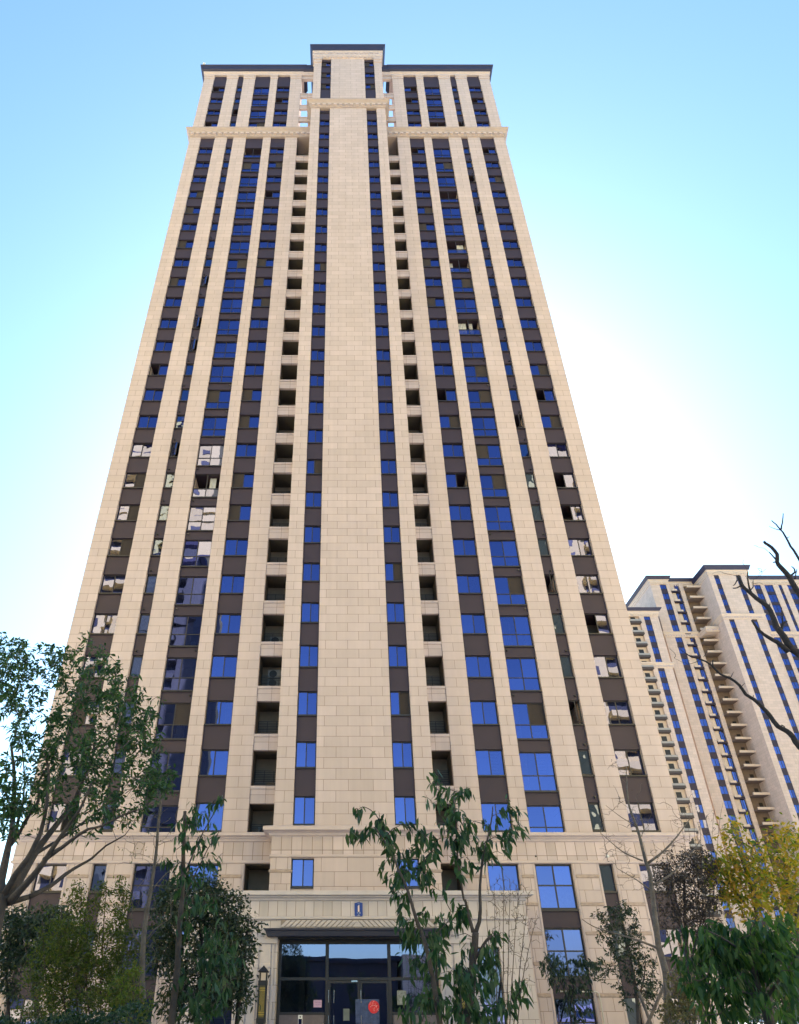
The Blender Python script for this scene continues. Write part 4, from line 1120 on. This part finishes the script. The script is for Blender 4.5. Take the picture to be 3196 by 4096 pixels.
zA = lambda x, y, dy=0.0: ((x / 3.408) / K, (3000 + y / 3.408) / K, dy)         # from enlarged views of the photo
zB = lambda x, y, dy=0.0: ((x / 1.549) / K, (3200 + y / 1.549) / K, dy)
zC = lambda x, y, dy=0.0: ((900 + x / 1.549) / K, (3200 + y / 1.549) / K, dy)
zD = lambda x, y, dy=0.0: ((2296 + x / 1.8933) / K, (3200 + y / 1.8933) / K, dy)
zE = lambda x, y, dy=0.0: ((2696 + x / 2.184) / K, (2000 + y / 2.184) / K, dy)
zF = lambda x, y, dy=0.0: ((1700 + x / 3.408) / K, (3600 + y / 3.408) / K, dy)
zG = lambda x, y, dy=0.0: ((2600 + x / 2.859) / K, (3700 + y / 2.859) / K, dy)

# large leafy tree at the left edge
tree('leafy_tree', 'large green tree with many fanned stems at the left edge', 'tree', 10.5,
     [([(-34, 2184), (-22, 2040), (-2, 1930), (4, 1908)], 0.12, 0.10),
      ([zA(30, 2010), zA(10, 1800), zA(60, 1600, .2), zA(120, 1300, .4), zA(165, 1100, .5), zA(190, 700, .6), zA(190, 300, .7), zA(150, -100, .8)], 0.075, 0.02),
      ([zA(150, 1290, .4), zA(230, 1180, .5), zA(330, 1000, .3), zA(450, 800, .1), zA(525, 650), zA(520, 450), zA(620, 280), zA(700, 150)], 0.036, 0.012),
      ([zA(200, 1200, .5), zA(250, 950, .7), zA(310, 750, .9), zA(330, 350, 1.0), zA(300, 0, 1.0)], 0.03, 0.01),
      ([zA(60, 2000), zA(200, 1700, -.2), zA(370, 1480, -.3), zA(480, 1280, -.4), zA(540, 1150, -.4), zA(600, 900, -.5), zA(640, 600, -.5), zA(660, 300, -.5), zA(600, 0, -.5)], 0.055, 0.014),
      ([zA(90, 2040), zA(250, 1800, .1), zA(480, 1400, .3), zA(650, 1180, .4), zA(850, 930, .5), zA(1020, 720, .6), zA(1100, 500, .6), zA(1260, 150, .7), zA(1300, -250, .8)], 0.07, 0.016),
      ([zA(150, 2040), zA(330, 1850, -.3), zA(500, 1650, -.5), zA(650, 1430, -.6), zA(800, 1200, -.7), zA(1000, 920, -.8), zA(1100, 780, -.9), zA(1250, 450, -1.)], 0.06, 0.014),
      ([zA(480, 1420, .3), zA(700, 1290, .5), zA(850, 1190, .7), zA(1000, 1080, .8), zA(1250, 900, 1.0), zA(1450, 740, 1.1), zA(1680, 590, 1.2)], 0.032, 0.01),
      ([zA(600, 1500, -.5), zA(740, 1390, -.6), zA(850, 1330, -.7), zA(1000, 1220, -.8), zA(1200, 1090, -.9), zA(1400, 1040, -.9), zA(1704, 880, -1.), zA(1950, 800, -1.)], 0.036, 0.01),
      ([zA(400, 2000, .2), zA(700, 1850, .4), zA(900, 1690, .6), zA(1100, 1560, .8), zA(1250, 1470, .9), zA(1450, 1300, 1.), zA(1704, 1160, 1.1)], 0.04, 0.010),
      ([zA(60, 2100, .1), zA(400, 2000, .2)], 0.05, 0.04)],
     [(60, 1480, 75, 115, 130, .6), (20, 1430, 40, 80, 80, .5), (60, 1650, 70, 100, 90, .6), (15, 1720, 35, 70, 60, .4),
      (190, 1450, 75, 75, 70, .6), (215, 1560, 110, 110, 170, .7), (285, 1500, 60, 60, 50, .6), (310, 1590, 45, 80, 55, .6),
      (150, 1650, 90, 80, 80, .7), (280, 1680, 90, 55, 60, .7), (345, 1665, 40, 40, 24, .5), (190, 1745, 60, 40, 20, .5), (255, 1740, 70, 30, 16, .5), (185, 1365, 18, 16, 6, .2), (130, 1400, 35, 35, 22, .4), (235, 1425, 25, 20, 10, .3)],
     0.100, LF_GREEN, M_BARK, 1, dens=1.15, per=(7, 12), mode='random', droop=0.35, tw=0.35)

# young tree with drooping leaves before the entrance
tree('drooping_tree', 'young forked tree with drooping dark leaves in front of the entrance', 'tree', 9.0,
     [([zF(560, 1760), zF(600, 1500), zF(640, 1100), zF(645, 850), zF(665, 650), zF(690, 440)], 0.058, 0.04),
      ([zF(660, 450), zF(620, 330), zF(590, 200), zF(545, 0), zC(1480, 620), zC(1445, 380), zC(1430, 150), zC(1415, -40)], 0.026, 0.007),
      ([zF(690, 450), zF(735, 300), zF(745, 0), zC(1575, 520), zC(1600, 330), zC(1640, 180), zC(1660, 40)], 0.028, 0.007),
      ([(972, 2260), zC(1335, 1388, -.3), zC(1290, 1100, -.3), zC(1240, 870, -.3), zC(1190, 740, -.3), zC(1140, 570, -.3), zC(1080, 430, -.3), zC(1020, 300, -.2), zC(930, 170, -.2)], 0.040, 0.008),
      ([zC(1140, 570, -.3), zC(1040, 350, -.1), zC(960, 130), zC(900, 60)], 0.012, 0.005),
      ([zF(680, 800), zF(760, 690), zF(850, 560), zF(905, 490)], 0.022, 0.016)],
     [(765, 1785, 42, 22, 9, .15), (800, 1745, 22, 30, 9, .15), (765, 1725, 14, 14, 4, .1), (845, 1785, 40, 35, 15, .25), (905, 1795, 35, 35, 15, .25), (860, 1850, 30, 30, 10, .2), (830, 1850, 25, 20, 6, .2), (915, 1865, 30, 40, 14, .2), (880, 1770, 30, 20, 6, .2),
      (925, 1680, 20, 40, 9, .2), (985, 1690, 22, 35, 9, .2), (955, 1740, 35, 30, 12, .2), (1010, 1765, 35, 25, 11, .2), (960, 1800, 30, 30, 10, .2), (1085, 1740, 25, 40, 9, .2), (1060, 1800, 30, 35, 11, .2), (1015, 1830, 30, 30, 9, .2), (1095, 1770, 18, 25, 5, .1),
      (850, 1905, 30, 30, 7, .2), (930, 1960, 45, 30, 12, .3), (985, 1930, 30, 35, 9, .2), (870, 1960, 30, 25, 7, .2), (940, 2010, 50, 40, 18, .3), (1015, 2070, 50, 55, 34, .35), (950, 2100, 60, 55, 38, .35), (1010, 2150, 90, 35, 40, .4), (885, 2060, 35, 30, 9, .2), (1100, 2110, 28, 40, 9, .2), (1050, 1985, 25, 25, 5, .2), (870, 2000, 30, 20, 6, .2), (900, 2150, 40, 30, 12, .3), (1040, 2020, 25, 30, 7, .2)],
     0.118, LF_DEEP, M_BARK, 2, dens=0.78, per=(5, 9), mode='droop', droop=0.35, tw=0.42)

# slim tree with drooping leaves, left
tree('slim_tree', 'slim dark trunked tree with sparse drooping leaves left of the entrance', 'tree', 12.5,
     [([zB(1050, 1400), zB(1085, 1100), zB(1105, 850), zB(1128, 550), zB(1140, 250), zB(1146, 70)], 0.075, 0.03),
      ([zB(1140, 260), zB(1110, 190), zB(1085, 100), zB(1110, 40)], 0.014, 0.005), ([zB(1135, 480), zB(1190, 350), zB(1260, 200), zB(1330, 80), zB(1370, 0)], 0.018, 0.006),
      ([zB(1120, 650), zB(1200, 480), zB(1290, 300), zB(1370, 180)], 0.016, 0.006)],
     [(440, 1715, 35, 22, 8, .2), (425, 1760, 45, 35, 12, .3), (440, 1805, 45, 30, 10, .3), (465, 1705, 12, 12, 4, .1), (385, 1745, 20, 30, 5, .2), (370, 1820, 25, 35, 8, .2), (425, 1850, 40, 30, 12, .3),
      (440, 1960, 60, 60, 36, .4), (470, 2050, 60, 70, 48, .4), (430, 2130, 50, 50, 36, .4), (400, 1900, 35, 40, 14, .3)],
     0.14, LF_DEEP, M_BARK, 3, dens=0.75, per=(5, 8), mode='droop', droop=0.3, tw=0.5)

# bare pale-barked sapling
tree('bare_tree', 'bare pale barked tree with fine bare twigs, left of the slim tree', 'tree', 12.0,
     [([zB(878, 1400), zB(880, 1050), zB(890, 840), zB(925, 600), zB(960, 360), zB(978, 120), zB(1005, -60), zB(1010, -130)], 0.075, 0.012),
      ([zB(885, 900), zB(840, 850), zB(820, 780), zB(815, 700)], 0.02, 0.006), ([zB(890, 880), zB(960, 800), zB(1060, 730)], 0.018, 0.004), ([zB(940, 560), zB(1000, 480), zB(1060, 430), zB(1130, 380)], 0.014, 0.004)],
     [(300, 1800, 55, 60, 26, .4), (290, 1880, 60, 60, 26, .4), (330, 1930, 50, 60, 22, .4), (300, 2030, 60, 60, 26, .4), (345, 1760, 40, 50, 16, .3)],
     0.045, LF_OLIVE, M_BARKP, 4, per=(0, 3), mode='random', twig_r=0.005)

# big dark evergreen behind them
tree('evergreen_shrub', 'big dark evergreen shrub between the slim tree and the left lantern', 'shrub', 17.5,
     [([(440, 2230), (435, 2100), (430, 2000), (425, 1900)], 0.09, 0.03), ([(500, 2230), (510, 2130), (520, 2050), (530, 1960)], 0.06, 0.02), ([(400, 2100), (370, 2010), (350, 1930)], 0.05, 0.015)],
     [(420, 1900, 70, 45, 80, .5), (370, 1940, 50, 50, 60, .5), (470, 1935, 50, 45, 60, .5), (420, 1995, 90, 50, 100, .6), (500, 2010, 42, 60, 76, .4), (540, 1985, 18, 30, 6, .2), (445, 2080, 90, 55, 110, .6), (500, 2110, 35, 60, 50, .4), (400, 2140, 70, 50, 60, .5), (340, 2030, 40, 50, 40, .5)],
     0.125, LF_DARK, M_BARKD, 5, dens=1.5, per=(11, 16), mode='random', tw=0.4, spread=0.07)

tree('evergreen_shrub', 'dark evergreen shrub at the far left, behind the fanned tree stems', 'shrub', 17.0,
     [([(80, 2240), (75, 2100), (80, 1980)], 0.08, 0.03), ([(20, 2200), (15, 2080), (25, 1990)], 0.05, 0.02)],
     [(90, 1965, 75, 30, 80, .5), (60, 2020, 65, 45, 80, .5), (20, 2060, 30, 80, 50, .4), (120, 2010, 50, 40, 40, .5), (20, 1960, 30, 30, 20, .4)],
     0.12, LF_DARK, M_BARKD, 6, dens=1.6, per=(10, 15), tw=0.4, spread=0.05)
# feathery olive shrub
tree('feathery_shrub', 'feathery olive green shrub in front of the lower left windows', 'shrub', 13.0,
     [([(x0 + (i % 2) * 8, 2240), (x0 - 4 + dx * .4, 2090), (x0 + dx, y1)], 0.022, 0.006) for i, (x0, dx, y1) in enumerate([(110, -20, 1960), (140, -10, 1930), (165, 10, 1890), (190, 0, 1905), (215, 12, 1890), (240, 25, 1900), (265, 20, 1980), (90, -40, 2000)])],
     [(180, 1960, 80, 50, 60, .5), (130, 2010, 60, 50, 70, .5), (200, 2020, 80, 50, 90, .6), (110, 2080, 70, 50, 80, .5), (190, 2090, 90, 50, 110, .6), (260, 2030, 50, 70, 60, .5), (140, 2150, 110, 35, 80, .5), (250, 2120, 60, 60, 60, .5), (250, 1930, 30, 40, 16, .3), (165, 1900, 16, 30, 8, .2), (212, 1895, 14, 30, 8, .2), (256, 1890, 12, 22, 5, .2)],
     0.065, LF_OLIVE, M_TWIG, 7, ground='all', dens=1.5, per=(15, 23), mode='up', droop=0.2, tw=0.5, spread=0.03, twig_r=0.004)
tree('bright_shrub', 'small bright yellow green shrub at the foot of the bare pale tree', 'shrub', 11.0,
     [([(270 + i * 9, 2240), (268 + i * 9, 2150), (262 + i * 11, 2080)], 0.012, 0.004) for i in range(4)],
     [(275, 2085, 35, 35, 40, .2), (285, 2140, 45, 40, 60, .3), (255, 2120, 30, 40, 30, .2), (310, 2160, 25, 25, 16, .2)],
     0.055, LF_BRIGHT, M_TWIG, 8, ground='all', dens=1.3, per=(8, 13), mode='random', tw=0.3, twig_r=0.004)

# clipped hedge along the bottom left
rgh = np.random.default_rng(21); P, DD = [], []
hx0, hx1, hy0, hy1 = -5.6, -2.35, CAM_Y + 8.2, CAM_Y + 9.6
hb = MB(); hb.box(hx0 + .1, hx1 - .1, hy0 + .1, hy1 - .1, 0, 1.42)
he = thing('hedge', 'low dark clipped hedge along the bottom left', 'hedge', ((hx0 + hx1) / 2, (hy0 + hy1) / 2, 0))
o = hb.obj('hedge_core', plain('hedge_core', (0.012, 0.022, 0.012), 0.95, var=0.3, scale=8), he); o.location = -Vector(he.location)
for _ in range(9000):
    u = rgh.uniform(); x, y = rgh.uniform(hx0, hx1), rgh.uniform(hy0, hy1); top = 1.50 + 0.10 * math.sin(x * 2.3) + 0.05 * math.sin(x * 7 + y * 3)
    if u < 0.5: p, d = (x, y, top + rgh.normal(0, 0.03)), (0, 0, 1)
    elif u < 0.85: p, d = (x, hy0 + rgh.normal(0, 0.03), rgh.uniform(0.05, top)), (0, -1, 0.3)
    else: p, d = (hx1 + rgh.normal(0, 0.03), y, rgh.uniform(0.05, top)), (1, 0, 0.3)
    P.append(p); DD.append(np.array(d) + rgh.normal(0, 0.6, 3))
L_ = rgh.uniform(0.035, 0.065, len(P)); o = leaves('hedge_leaves', P, DD, L_, L_ * 0.5, LF_HEDGE, he, rgh); o.location = -Vector(he.location)

# bare multi-stem shrub right of the entrance
tree('bare_shrub', 'bare many stemmed shrub against the porch wall right of the entrance', 'shrub', 21.0,
     [([(x, 2240), (x + d * .4, 2080), (x + d, y)], 0.02, 0.006) for x, d, y in [(1062, -8, 1900), (1072, 2, 1880), (1080, 8, 1890), (1086, 20, 1900), (1092, 34, 1910), (1098, 45, 1960), (1055, -18, 1940)]],
     [(1070, 1900, 38, 40, 50, .4), (1100, 1920, 40, 50, 50, .4), (1085, 1990, 55, 60, 60, .4), (1090, 2080, 55, 60, 40, .4), (1130, 1990, 30, 60, 20, .3)],
     0.05, LF_DRY, M_TWIG, 9, ground='all', dens=1.3, per=(0, 1), twig_r=0.008)
# shrub in front of the lowest balcony window
tree('small_tree', 'small thin tree with green and browned leaves before the lowest right balcony window', 'tree', 15.0,
     [([(1225, 2250), (1215, 2150), (1190, 2080), (1160, 2040)], 0.03, 0.006), ([(1216, 2150), (1225, 2090), (1230, 2050)], 0.016, 0.005), ([(1220, 2180), (1200, 2100), (1175, 2060)], 0.015, 0.004)],
     [(1165, 2050, 24, 22, 22, .2), (1185, 2075, 25, 20, 14, .2), (1215, 2060, 40, 18, 26, .25), (1250, 2050, 25, 20, 14, .2), (1235, 2105, 30, 30, 26, .2), (1235, 2150, 30, 30, 24, .2), (1200, 2120, 25, 30, 10, .2), (1265, 2060, 20, 20, 8, .2)],
     0.085, LF_DARK, M_BARKD, 10, per=(5, 9), mode='droop', tw=0.25, twig_r=0.004)
# broadleaf small tree
tree('broadleaf_tree', 'small leafy tree with fine dark leaves beside the bare grey tree at right', 'tree', 16.5,
     [([zD(500, 1800), zD(480, 1500), zD(440, 1250), zD(400, 1050), zD(360, 900)], 0.065, 0.015), ([zD(490, 1500), zD(530, 1350), zD(540, 1200)], 0.025, 0.008), ([zD(420, 1150), zD(340, 1080), zD(280, 980)], 0.022, 0.007)],
     [zD(230, 920)[:2] + (32, 38, 34, .3), zD(330, 900)[:2] + (38, 36, 60, .35), zD(430, 960)[:2] + (30, 40, 36, .3), zD(300, 1080)[:2] + (40, 35, 40, .3), zD(420, 1120)[:2] + (40, 50, 50, .3), zD(520, 1180)[:2] + (32, 50, 36, .3), zD(330, 1200)[:2] + (40, 30, 18, .3), zD(150, 1270)[:2] + (30, 14, 12, .2), zD(300, 1330)[:2] + (45, 25, 22, .3), zD(560, 1350)[:2] + (30, 45, 36, .3), zD(470, 1400)[:2] + (40, 30, 24, .3), zD(380, 1540)[:2] + (20, 20, 8, .2), zD(590, 1500)[:2] + (30, 40, 24, .3)],
     0.075, LF_DARK, M_BARK, 11, per=(8, 12), mode='random', tw=0.3, twig_r=0.005)
# bare grey tree at right
tree('bare_tree', 'bare grey tree with a straight trunk and long side branches at right', 'tree', 14.0,
     [([zD(735, 1800), zD(700, 1300), zD(645, 1120), zD(605, 800), zD(575, 560), zD(545, 470), zD(505, 290), zD(460, 150), zD(425, 60), zD(405, -60), zD(395, -260)], 0.095, 0.008),
      ([zD(650, 1130), zD(540, 1085), zD(430, 1050), zD(300, 1010), zD(150, 960), zD(60, 900)], 0.026, 0.006),
      ([zD(560, 480), zD(680, 390), zD(790, 270), zD(880, 140)], 0.028, 0.008), ([zD(600, 640), zD(720, 570), zD(860, 430), zD(960, 300)], 0.026, 0.007),
      ([zD(520, 460), zD(380, 400), zD(290, 330), zD(200, 250)], 0.018, 0.005), ([zD(580, 680), zD(470, 600), zD(330, 520)], 0.018, 0.005), ([zD(470, 200), zD(360, 130), zD(240, 40)], 0.012, 0.004), ([zD(660, 1120), zD(740, 1060), zD(820, 1010)], 0.02, 0.006)],
     [zD(350, 150)[:2] + (50, 50, 30, .4), zD(500, 80)[:2] + (40, 60, 22, .4), zD(300, 350)[:2] + (50, 40, 18, .3), zD(700, 250)[:2] + (60, 60, 26, .4), zD(420, 560)[:2] + (50, 40, 18, .3), zD(350, 1000)[:2] + (60, 30, 18, .3), (1310, 1640, 14, 40, 10, .3), zD(760, 480)[:2] + (50, 50, 20, .3)],
     0.03, LF_PURP, M_BARKP, 12, per=(0, 3), twig_r=0.005, tw=0.4)
tree('bare_shrub', 'tall bare upright twigs against the far tower, right of the bare grey tree', 'shrub', 23.0,
     [([(1490 + i * 5, 2150), (1478 + i * 7, 1950), (1455 + i * 13, 1770), (1440 + i * 17, 1690 + (i * 37) % 50)], 0.022, 0.004) for i in range(7)],
     [(1460, 1760, 50, 60, 26, .5), (1510, 1780, 45, 50, 26, .5), (1480, 1720, 50, 40, 16, .4)],
     0.05, LF_PURP, M_TWIG, 13, ground='all', per=(0, 2), twig_r=0.006, tw=0.5)
# dark purple leaved tree
tree('purple_leaf_tree', 'round dark purple leaved tree between the bare grey tree and the autumn tree', 'tree', 21.0,
     [([(1470, 2250), (1468, 2100), (1462, 1950), (1460, 1870)], 0.09, 0.03), ([(1468, 2080), (1490, 1980), (1510, 1920)], 0.05, 0.015), ([(1465, 2020), (1435, 1930), (1420, 1880)], 0.04, 0.012)],
     [(1450, 1850, 50, 38, 130, .6), (1495, 1850, 40, 40, 110, .6), (1440, 1900, 55, 45, 120, .6), (1500, 1910, 45, 50, 120, .6), (1460, 1960, 60, 40, 90, .6), (1510, 1970, 40, 40, 50, .5), (1420, 1870, 30, 30, 30, .4)],
     0.10, LF_PURP, M_BARKD, 14, dens=0.8, per=(8, 12), tw=0.45, spread=0.06, twig_r=0.008)
# autumn tree
tree('autumn_tree', 'yellowing autumn tree with orange and green leaves at the right edge', 'tree', 21.0,
     [([(1660, 2260), (1640, 2120), (1620, 1990), (1605, 1900)], 0.12, 0.04), ([(1640, 2100), (1690, 1980), (1720, 1870)], 0.06, 0.02), ([(1615, 1960), (1560, 1890), (1530, 1850)], 0.04, 0.012), ([(1610, 1920), (1580, 1830), (1560, 1770)], 0.035, 0.01)],
     [(1545, 1850, 40, 35, 60, .6), (1560, 1790, 22, 40, 22, .4), (1590, 1850, 50, 50, 80, .7), (1640, 1830, 50, 50, 80, .7), (1690, 1810, 35, 50, 60, .6), (1570, 1910, 55, 30, 60, .6), (1640, 1900, 60, 40, 80, .7), (1700, 1890, 40, 50, 60, .6), (1610, 1960, 50, 25, 24, .5), (1690, 1960, 30, 40, 30, .5), (1570, 1765, 20, 14, 6, .3), (1680, 1770, 40, 14, 14, .3)],
     0.19, LF_AUT, M_BARK, 15, dens=0.55, per=(8, 13), tw=0.6, spread=0.10, twig_r=0.008)
# big dark tree with drooping leaves, lower right
tree('drooping_tree', 'large dark tree with hanging leaves filling the lower right corner', 'tree', 8.5,
     [([zG(1440, 1400), zG(1390, 1132), zG(1310, 900), zG(1230, 700), zG(1170, 400), zG(1130, 250)], 0.075, 0.03),
      ([zG(1170, 420), zG(1000, 250, -.2), zG(800, 130, -.3), zG(650, 60, -.4)], 0.02, 0.006), ([zG(1220, 660), zG(1000, 480, .2), zG(800, 380, .3), zG(650, 360, .4)], 0.018, 0.006),
      ([zG(1150, 330), zG(1250, 150, .2), zG(1350, 20, .3)], 0.018, 0.006), ([zG(1300, 880), zG(1500, 600, -.3), zG(1650, 400, -.4)], 0.02, 0.006), ([zG(1270, 800), zG(1000, 750, -.3), zG(700, 680, -.4), zG(500, 620, -.5)], 0.016, 0.005)],
     [zG(640, 130)[:2] + (65, 40, 34, .3), zG(900, 80)[:2] + (55, 45, 30, .3), zG(1150, 120)[:2] + (50, 50, 30, .3), zG(1450, 100)[:2] + (60, 45, 34, .4), zG(700, 300)[:2] + (55, 40, 30, .3), zG(950, 330)[:2] + (60, 45, 34, .3), zG(1280, 330)[:2] + (55, 50, 28, .4), zG(1550, 330)[:2] + (55, 60, 34, .4),
      zG(480, 480)[:2] + (40, 40, 12, .3), zG(750, 560)[:2] + (60, 45, 34, .3), zG(1020, 620)[:2] + (50, 55, 28, .3), zG(1500, 650)[:2] + (60, 60, 28, .4), zG(450, 680)[:2] + (35, 30, 9, .3), zG(780, 800)[:2] + (50, 40, 20, .3), zG(1000, 900)[:2] + (45, 50, 16, .3), zG(1580, 950)[:2] + (45, 60, 24, .4), zG(900, 1050)[:2] + (40, 30, 8, .3), zG(1500, 1080)[:2] + (50, 30, 12, .4), zG(330, 200)[:2] + (28, 50, 10, .3), zG(600, 900)[:2] + (25, 30, 6, .3)],
     0.112, LF_MID, M_BARK, 16, dens=0.62, per=(6, 10), mode='droop', droop=0.35, tw=0.5)
# more green behind it
tree('broadleaf_tree', 'light green tree glimpsed behind the large dark tree at the right edge', 'tree', 24.0,
     [([(1640, 2260), (1640, 2100), (1635, 2000)], 0.09, 0.03), ([(1690, 2260), (1700, 2100), (1705, 2000)], 0.07, 0.02)],
     [(1600, 2050, 60, 60, 70, .7), (1670, 2050, 50, 70, 80, .7), (1620, 2140, 70, 50, 70, .7), (1690, 2130, 40, 50, 50, .6)],
     0.14, LF_GREEN, M_BARK, 17, per=(9, 13), tw=0.5, spread=0.08, twig_r=0.008)
# dry grassy shrub
tree('dry_shrub', 'tan dry grassy shrub at the foot of the bare grey tree', 'shrub', 12.0,
     [([(1420 + i * 9, 2250), (1420 + i * 9, 2160), (1416 + i * 11, 2090 + (i * 29) % 30)], 0.01, 0.003) for i in range(9)],
     [(1460, 2130, 45, 40, 80, .3), (1450, 2165, 45, 30, 60, .3), (1480, 2100, 35, 30, 30, .3), (1440, 2090, 20, 25, 14, .2)],
     0.07, LF_DRY, M_TWIG, 18, ground='all', per=(9, 14), mode='up', droop=0.15, tw=0.45, twig_r=0.003)
# pruned bare tree rising outside the frame on the right
tree('pruned_tree', 'dark bare pruned branches reaching in from the right edge', 'tree', 10.0,
     [([(1900, 2200), (1890, 1950), (1860, 1750), (1800, 1600)], 0.2, 0.12),
      ([(1800, 1600), (1760, 1480), (1712, 1400), zE(1030, 1300), zE(960, 1190), zE(900, 1100), zE(865, 1010), zE(820, 930), zE(720, 860), zE(650, 800), zE(590, 740), zE(560, 660)], 0.085, 0.022),
      ([zE(590, 745), zE(550, 765), zE(515, 770)], 0.016, 0.008), ([zE(560, 690), zE(530, 735), zE(515, 745)], 0.012, 0.006), ([zE(700, 850), zE(660, 780), zE(645, 700), zE(645, 630)], 0.020, 0.011), ([zE(660, 790), zE(690, 760), zE(690, 710)], 0.012, 0.007),
      ([zE(1000, 1330), zE(900, 1240), zE(820, 1200), zE(730, 1130), zE(680, 1050)], 0.045, 0.016), ([zE(940, 1180), zE(950, 1090), zE(985, 1060)], 0.03, 0.016), ([zE(950, 1100), zE(940, 1000), zE(940, 940)], 0.014, 0.007), ([zE(830, 940), zE(838, 900)], 0.01, 0.006),
      ([(1860, 1500), (1760, 1330), zE(1092, 800), zE(1010, 665), zE(940, 590), zE(905, 540), zE(908, 470), zE(850, 410), zE(800, 375), zE(785, 360)], 0.075, 0.020), ([zE(905, 530), zE(870, 490), zE(830, 455)], 0.018, 0.008), ([zE(1010, 670), zE(1060, 630), zE(1050, 600), zE(1025, 580)], 0.022, 0.007), ([zE(1050, 690), zE(1065, 640), zE(1072, 605)], 0.014, 0.006), ([zE(880, 540), zE(865, 545)], 0.014, 0.008),
      ([(1860, 1480), (1760, 1300), zE(1092, 510), zE(1020, 400), zE(970, 310), zE(930, 260), zE(890, 215), zE(852, 178)], 0.045, 0.008), ([zE(935, 255), zE(942, 200), zE(954, 118)], 0.016, 0.008), ([zE(930, 262), zE(870, 245), zE(830, 228)], 0.008, 0.003), ([zE(985, 330), zE(1010, 320)], 0.01, 0.004),
      ([(1840, 1760), (1760, 1640), zE(1092, 2150), zE(1030, 2060), zE(980, 2010), zE(900, 1965), zE(830, 1870), zE(760, 1800), zE(690, 1735), zE(620, 1690), zE(560, 1610), zE(480, 1555), zE(400, 1520), zE(320, 1440), zE(230, 1390), zE(160, 1370), zE(100, 1335)], 0.055, 0.008),
      ([zE(575, 1645), zE(618, 1600)], 0.007, 0.004), ([zE(335, 1455), zE(340, 1400)], 0.014, 0.009), ([zE(490, 1560), zE(520, 1505)], 0.008, 0.004), ([zE(690, 1735), zE(693, 1705)], 0.008, 0.005), ([zE(940, 1990), zE(945, 1965), zE(970, 1985)], 0.012, 0.006), ([zE(230, 1395), zE(120, 1440), zE(0, 1380)], 0.006, 0.002), ([zE(260, 1370), zE(305, 1290)], 0.005, 0.002), ([zE(150, 1370), zE(50, 1300), zE(30, 1280)], 0.006, 0.002)],
     [zE(560, 620)[:2] + (60, 25, 9, .1), zE(760, 720)[:2] + (20, 40, 5, .1), zE(140, 1340)[:2] + (50, 30, 7, .1), zE(740, 430)[:2] + (30, 12, 3, .05)],
     0, None, M_BARKD, 19, twig_r=0.004)
# stakes propping the broadleaf tree
for i, (xa, ya, xb, yb, lab) in enumerate([(1378, 2190, 1415, 2105, 'slanted wooden stake left of the dry tan shrub'), (1362, 2115, 1395, 2200, 'wooden stake leaning the other way beside the leafy tree trunk')]):
    st = MB(); a, b = at(xa * K, ya * K, CAM_Y + 14.5 + i), at(xb * K, yb * K, CAM_Y + 14.5 + i)
    lo, hi = (a, b) if a.z < b.z else (b, a); dr = (hi - lo).normalized(); lo = lo - dr * (lo.z / max(dr.z, 0.2))
    st.tube([lo, hi], 0.03, 8); tag(st.obj('tree_stake', M_BARKP), lab, 'stake')

# young trees behind the camera that show in the entrance glass and the low windows
for sd_, xx, yy, sc, lab in ((31, -0.8, -44.0, 1.0, 'young tree across the path, reflected in the middle entrance glass'), (32, -6.2, -44.0, 1.0, 'young tree across the path, reflected in the left entrance glass'),
                         (33, 20.5, -50.0, 1.5, 'bushy tree across the road, reflected in the low balcony window'), (34, 24.5, -52.0, 1.7, 'taller bushy tree across the road, reflected in the low balcony window'), (35, 29.5, -51.0, 1.5, 'bushy tree across the road, reflected in the low right windows')):
    rg = np.random.default_rng(sd_); tb = MB(); P, DD = [], []
    root = thing('young_tree', lab, 'tree', (xx, yy, 0))
    tb.tube([(0, 0, 0), (0.05 * sc, 0, 2.0 * sc), (0, 0.05 * sc, 4.0 * sc)], [0.07 * sc, 0.05 * sc, 0.03 * sc], 8)
    for i in range(34 if sc == 1 else 60):
        a = rg.uniform(0, 6.28); z0 = rg.uniform(0.9 if sc > 1 else 1.8, 3.8); L = rg.uniform(0.8, 2.2); e = np.array([math.cos(a) * L * 0.5, math.sin(a) * L * 0.5, z0 + L * (1 if sc == 1 else 0.5)]) * sc
        b0_ = np.array([0, 0, z0]) * sc
        tb.tube([tuple(b0_), tuple(e * 0.5 + b0_ * 0.5), tuple(e)], [0.018, 0.012, 0.004], 5)
        for k in range(16 if sc == 1 else 34): P.append(b0_ + (e - b0_) * rg.uniform(0.3, 1) + rg.normal(0, 0.06 * sc, 3)); DD.append(rg.normal(0, 1, 3))
    tb.obj('trunk', M_BARK, root); L_ = rg.uniform(0.09, 0.16, len(P)) * sc; leaves('crown', P, DD, L_, L_ * 0.42, LF_DEEP, root, rg)
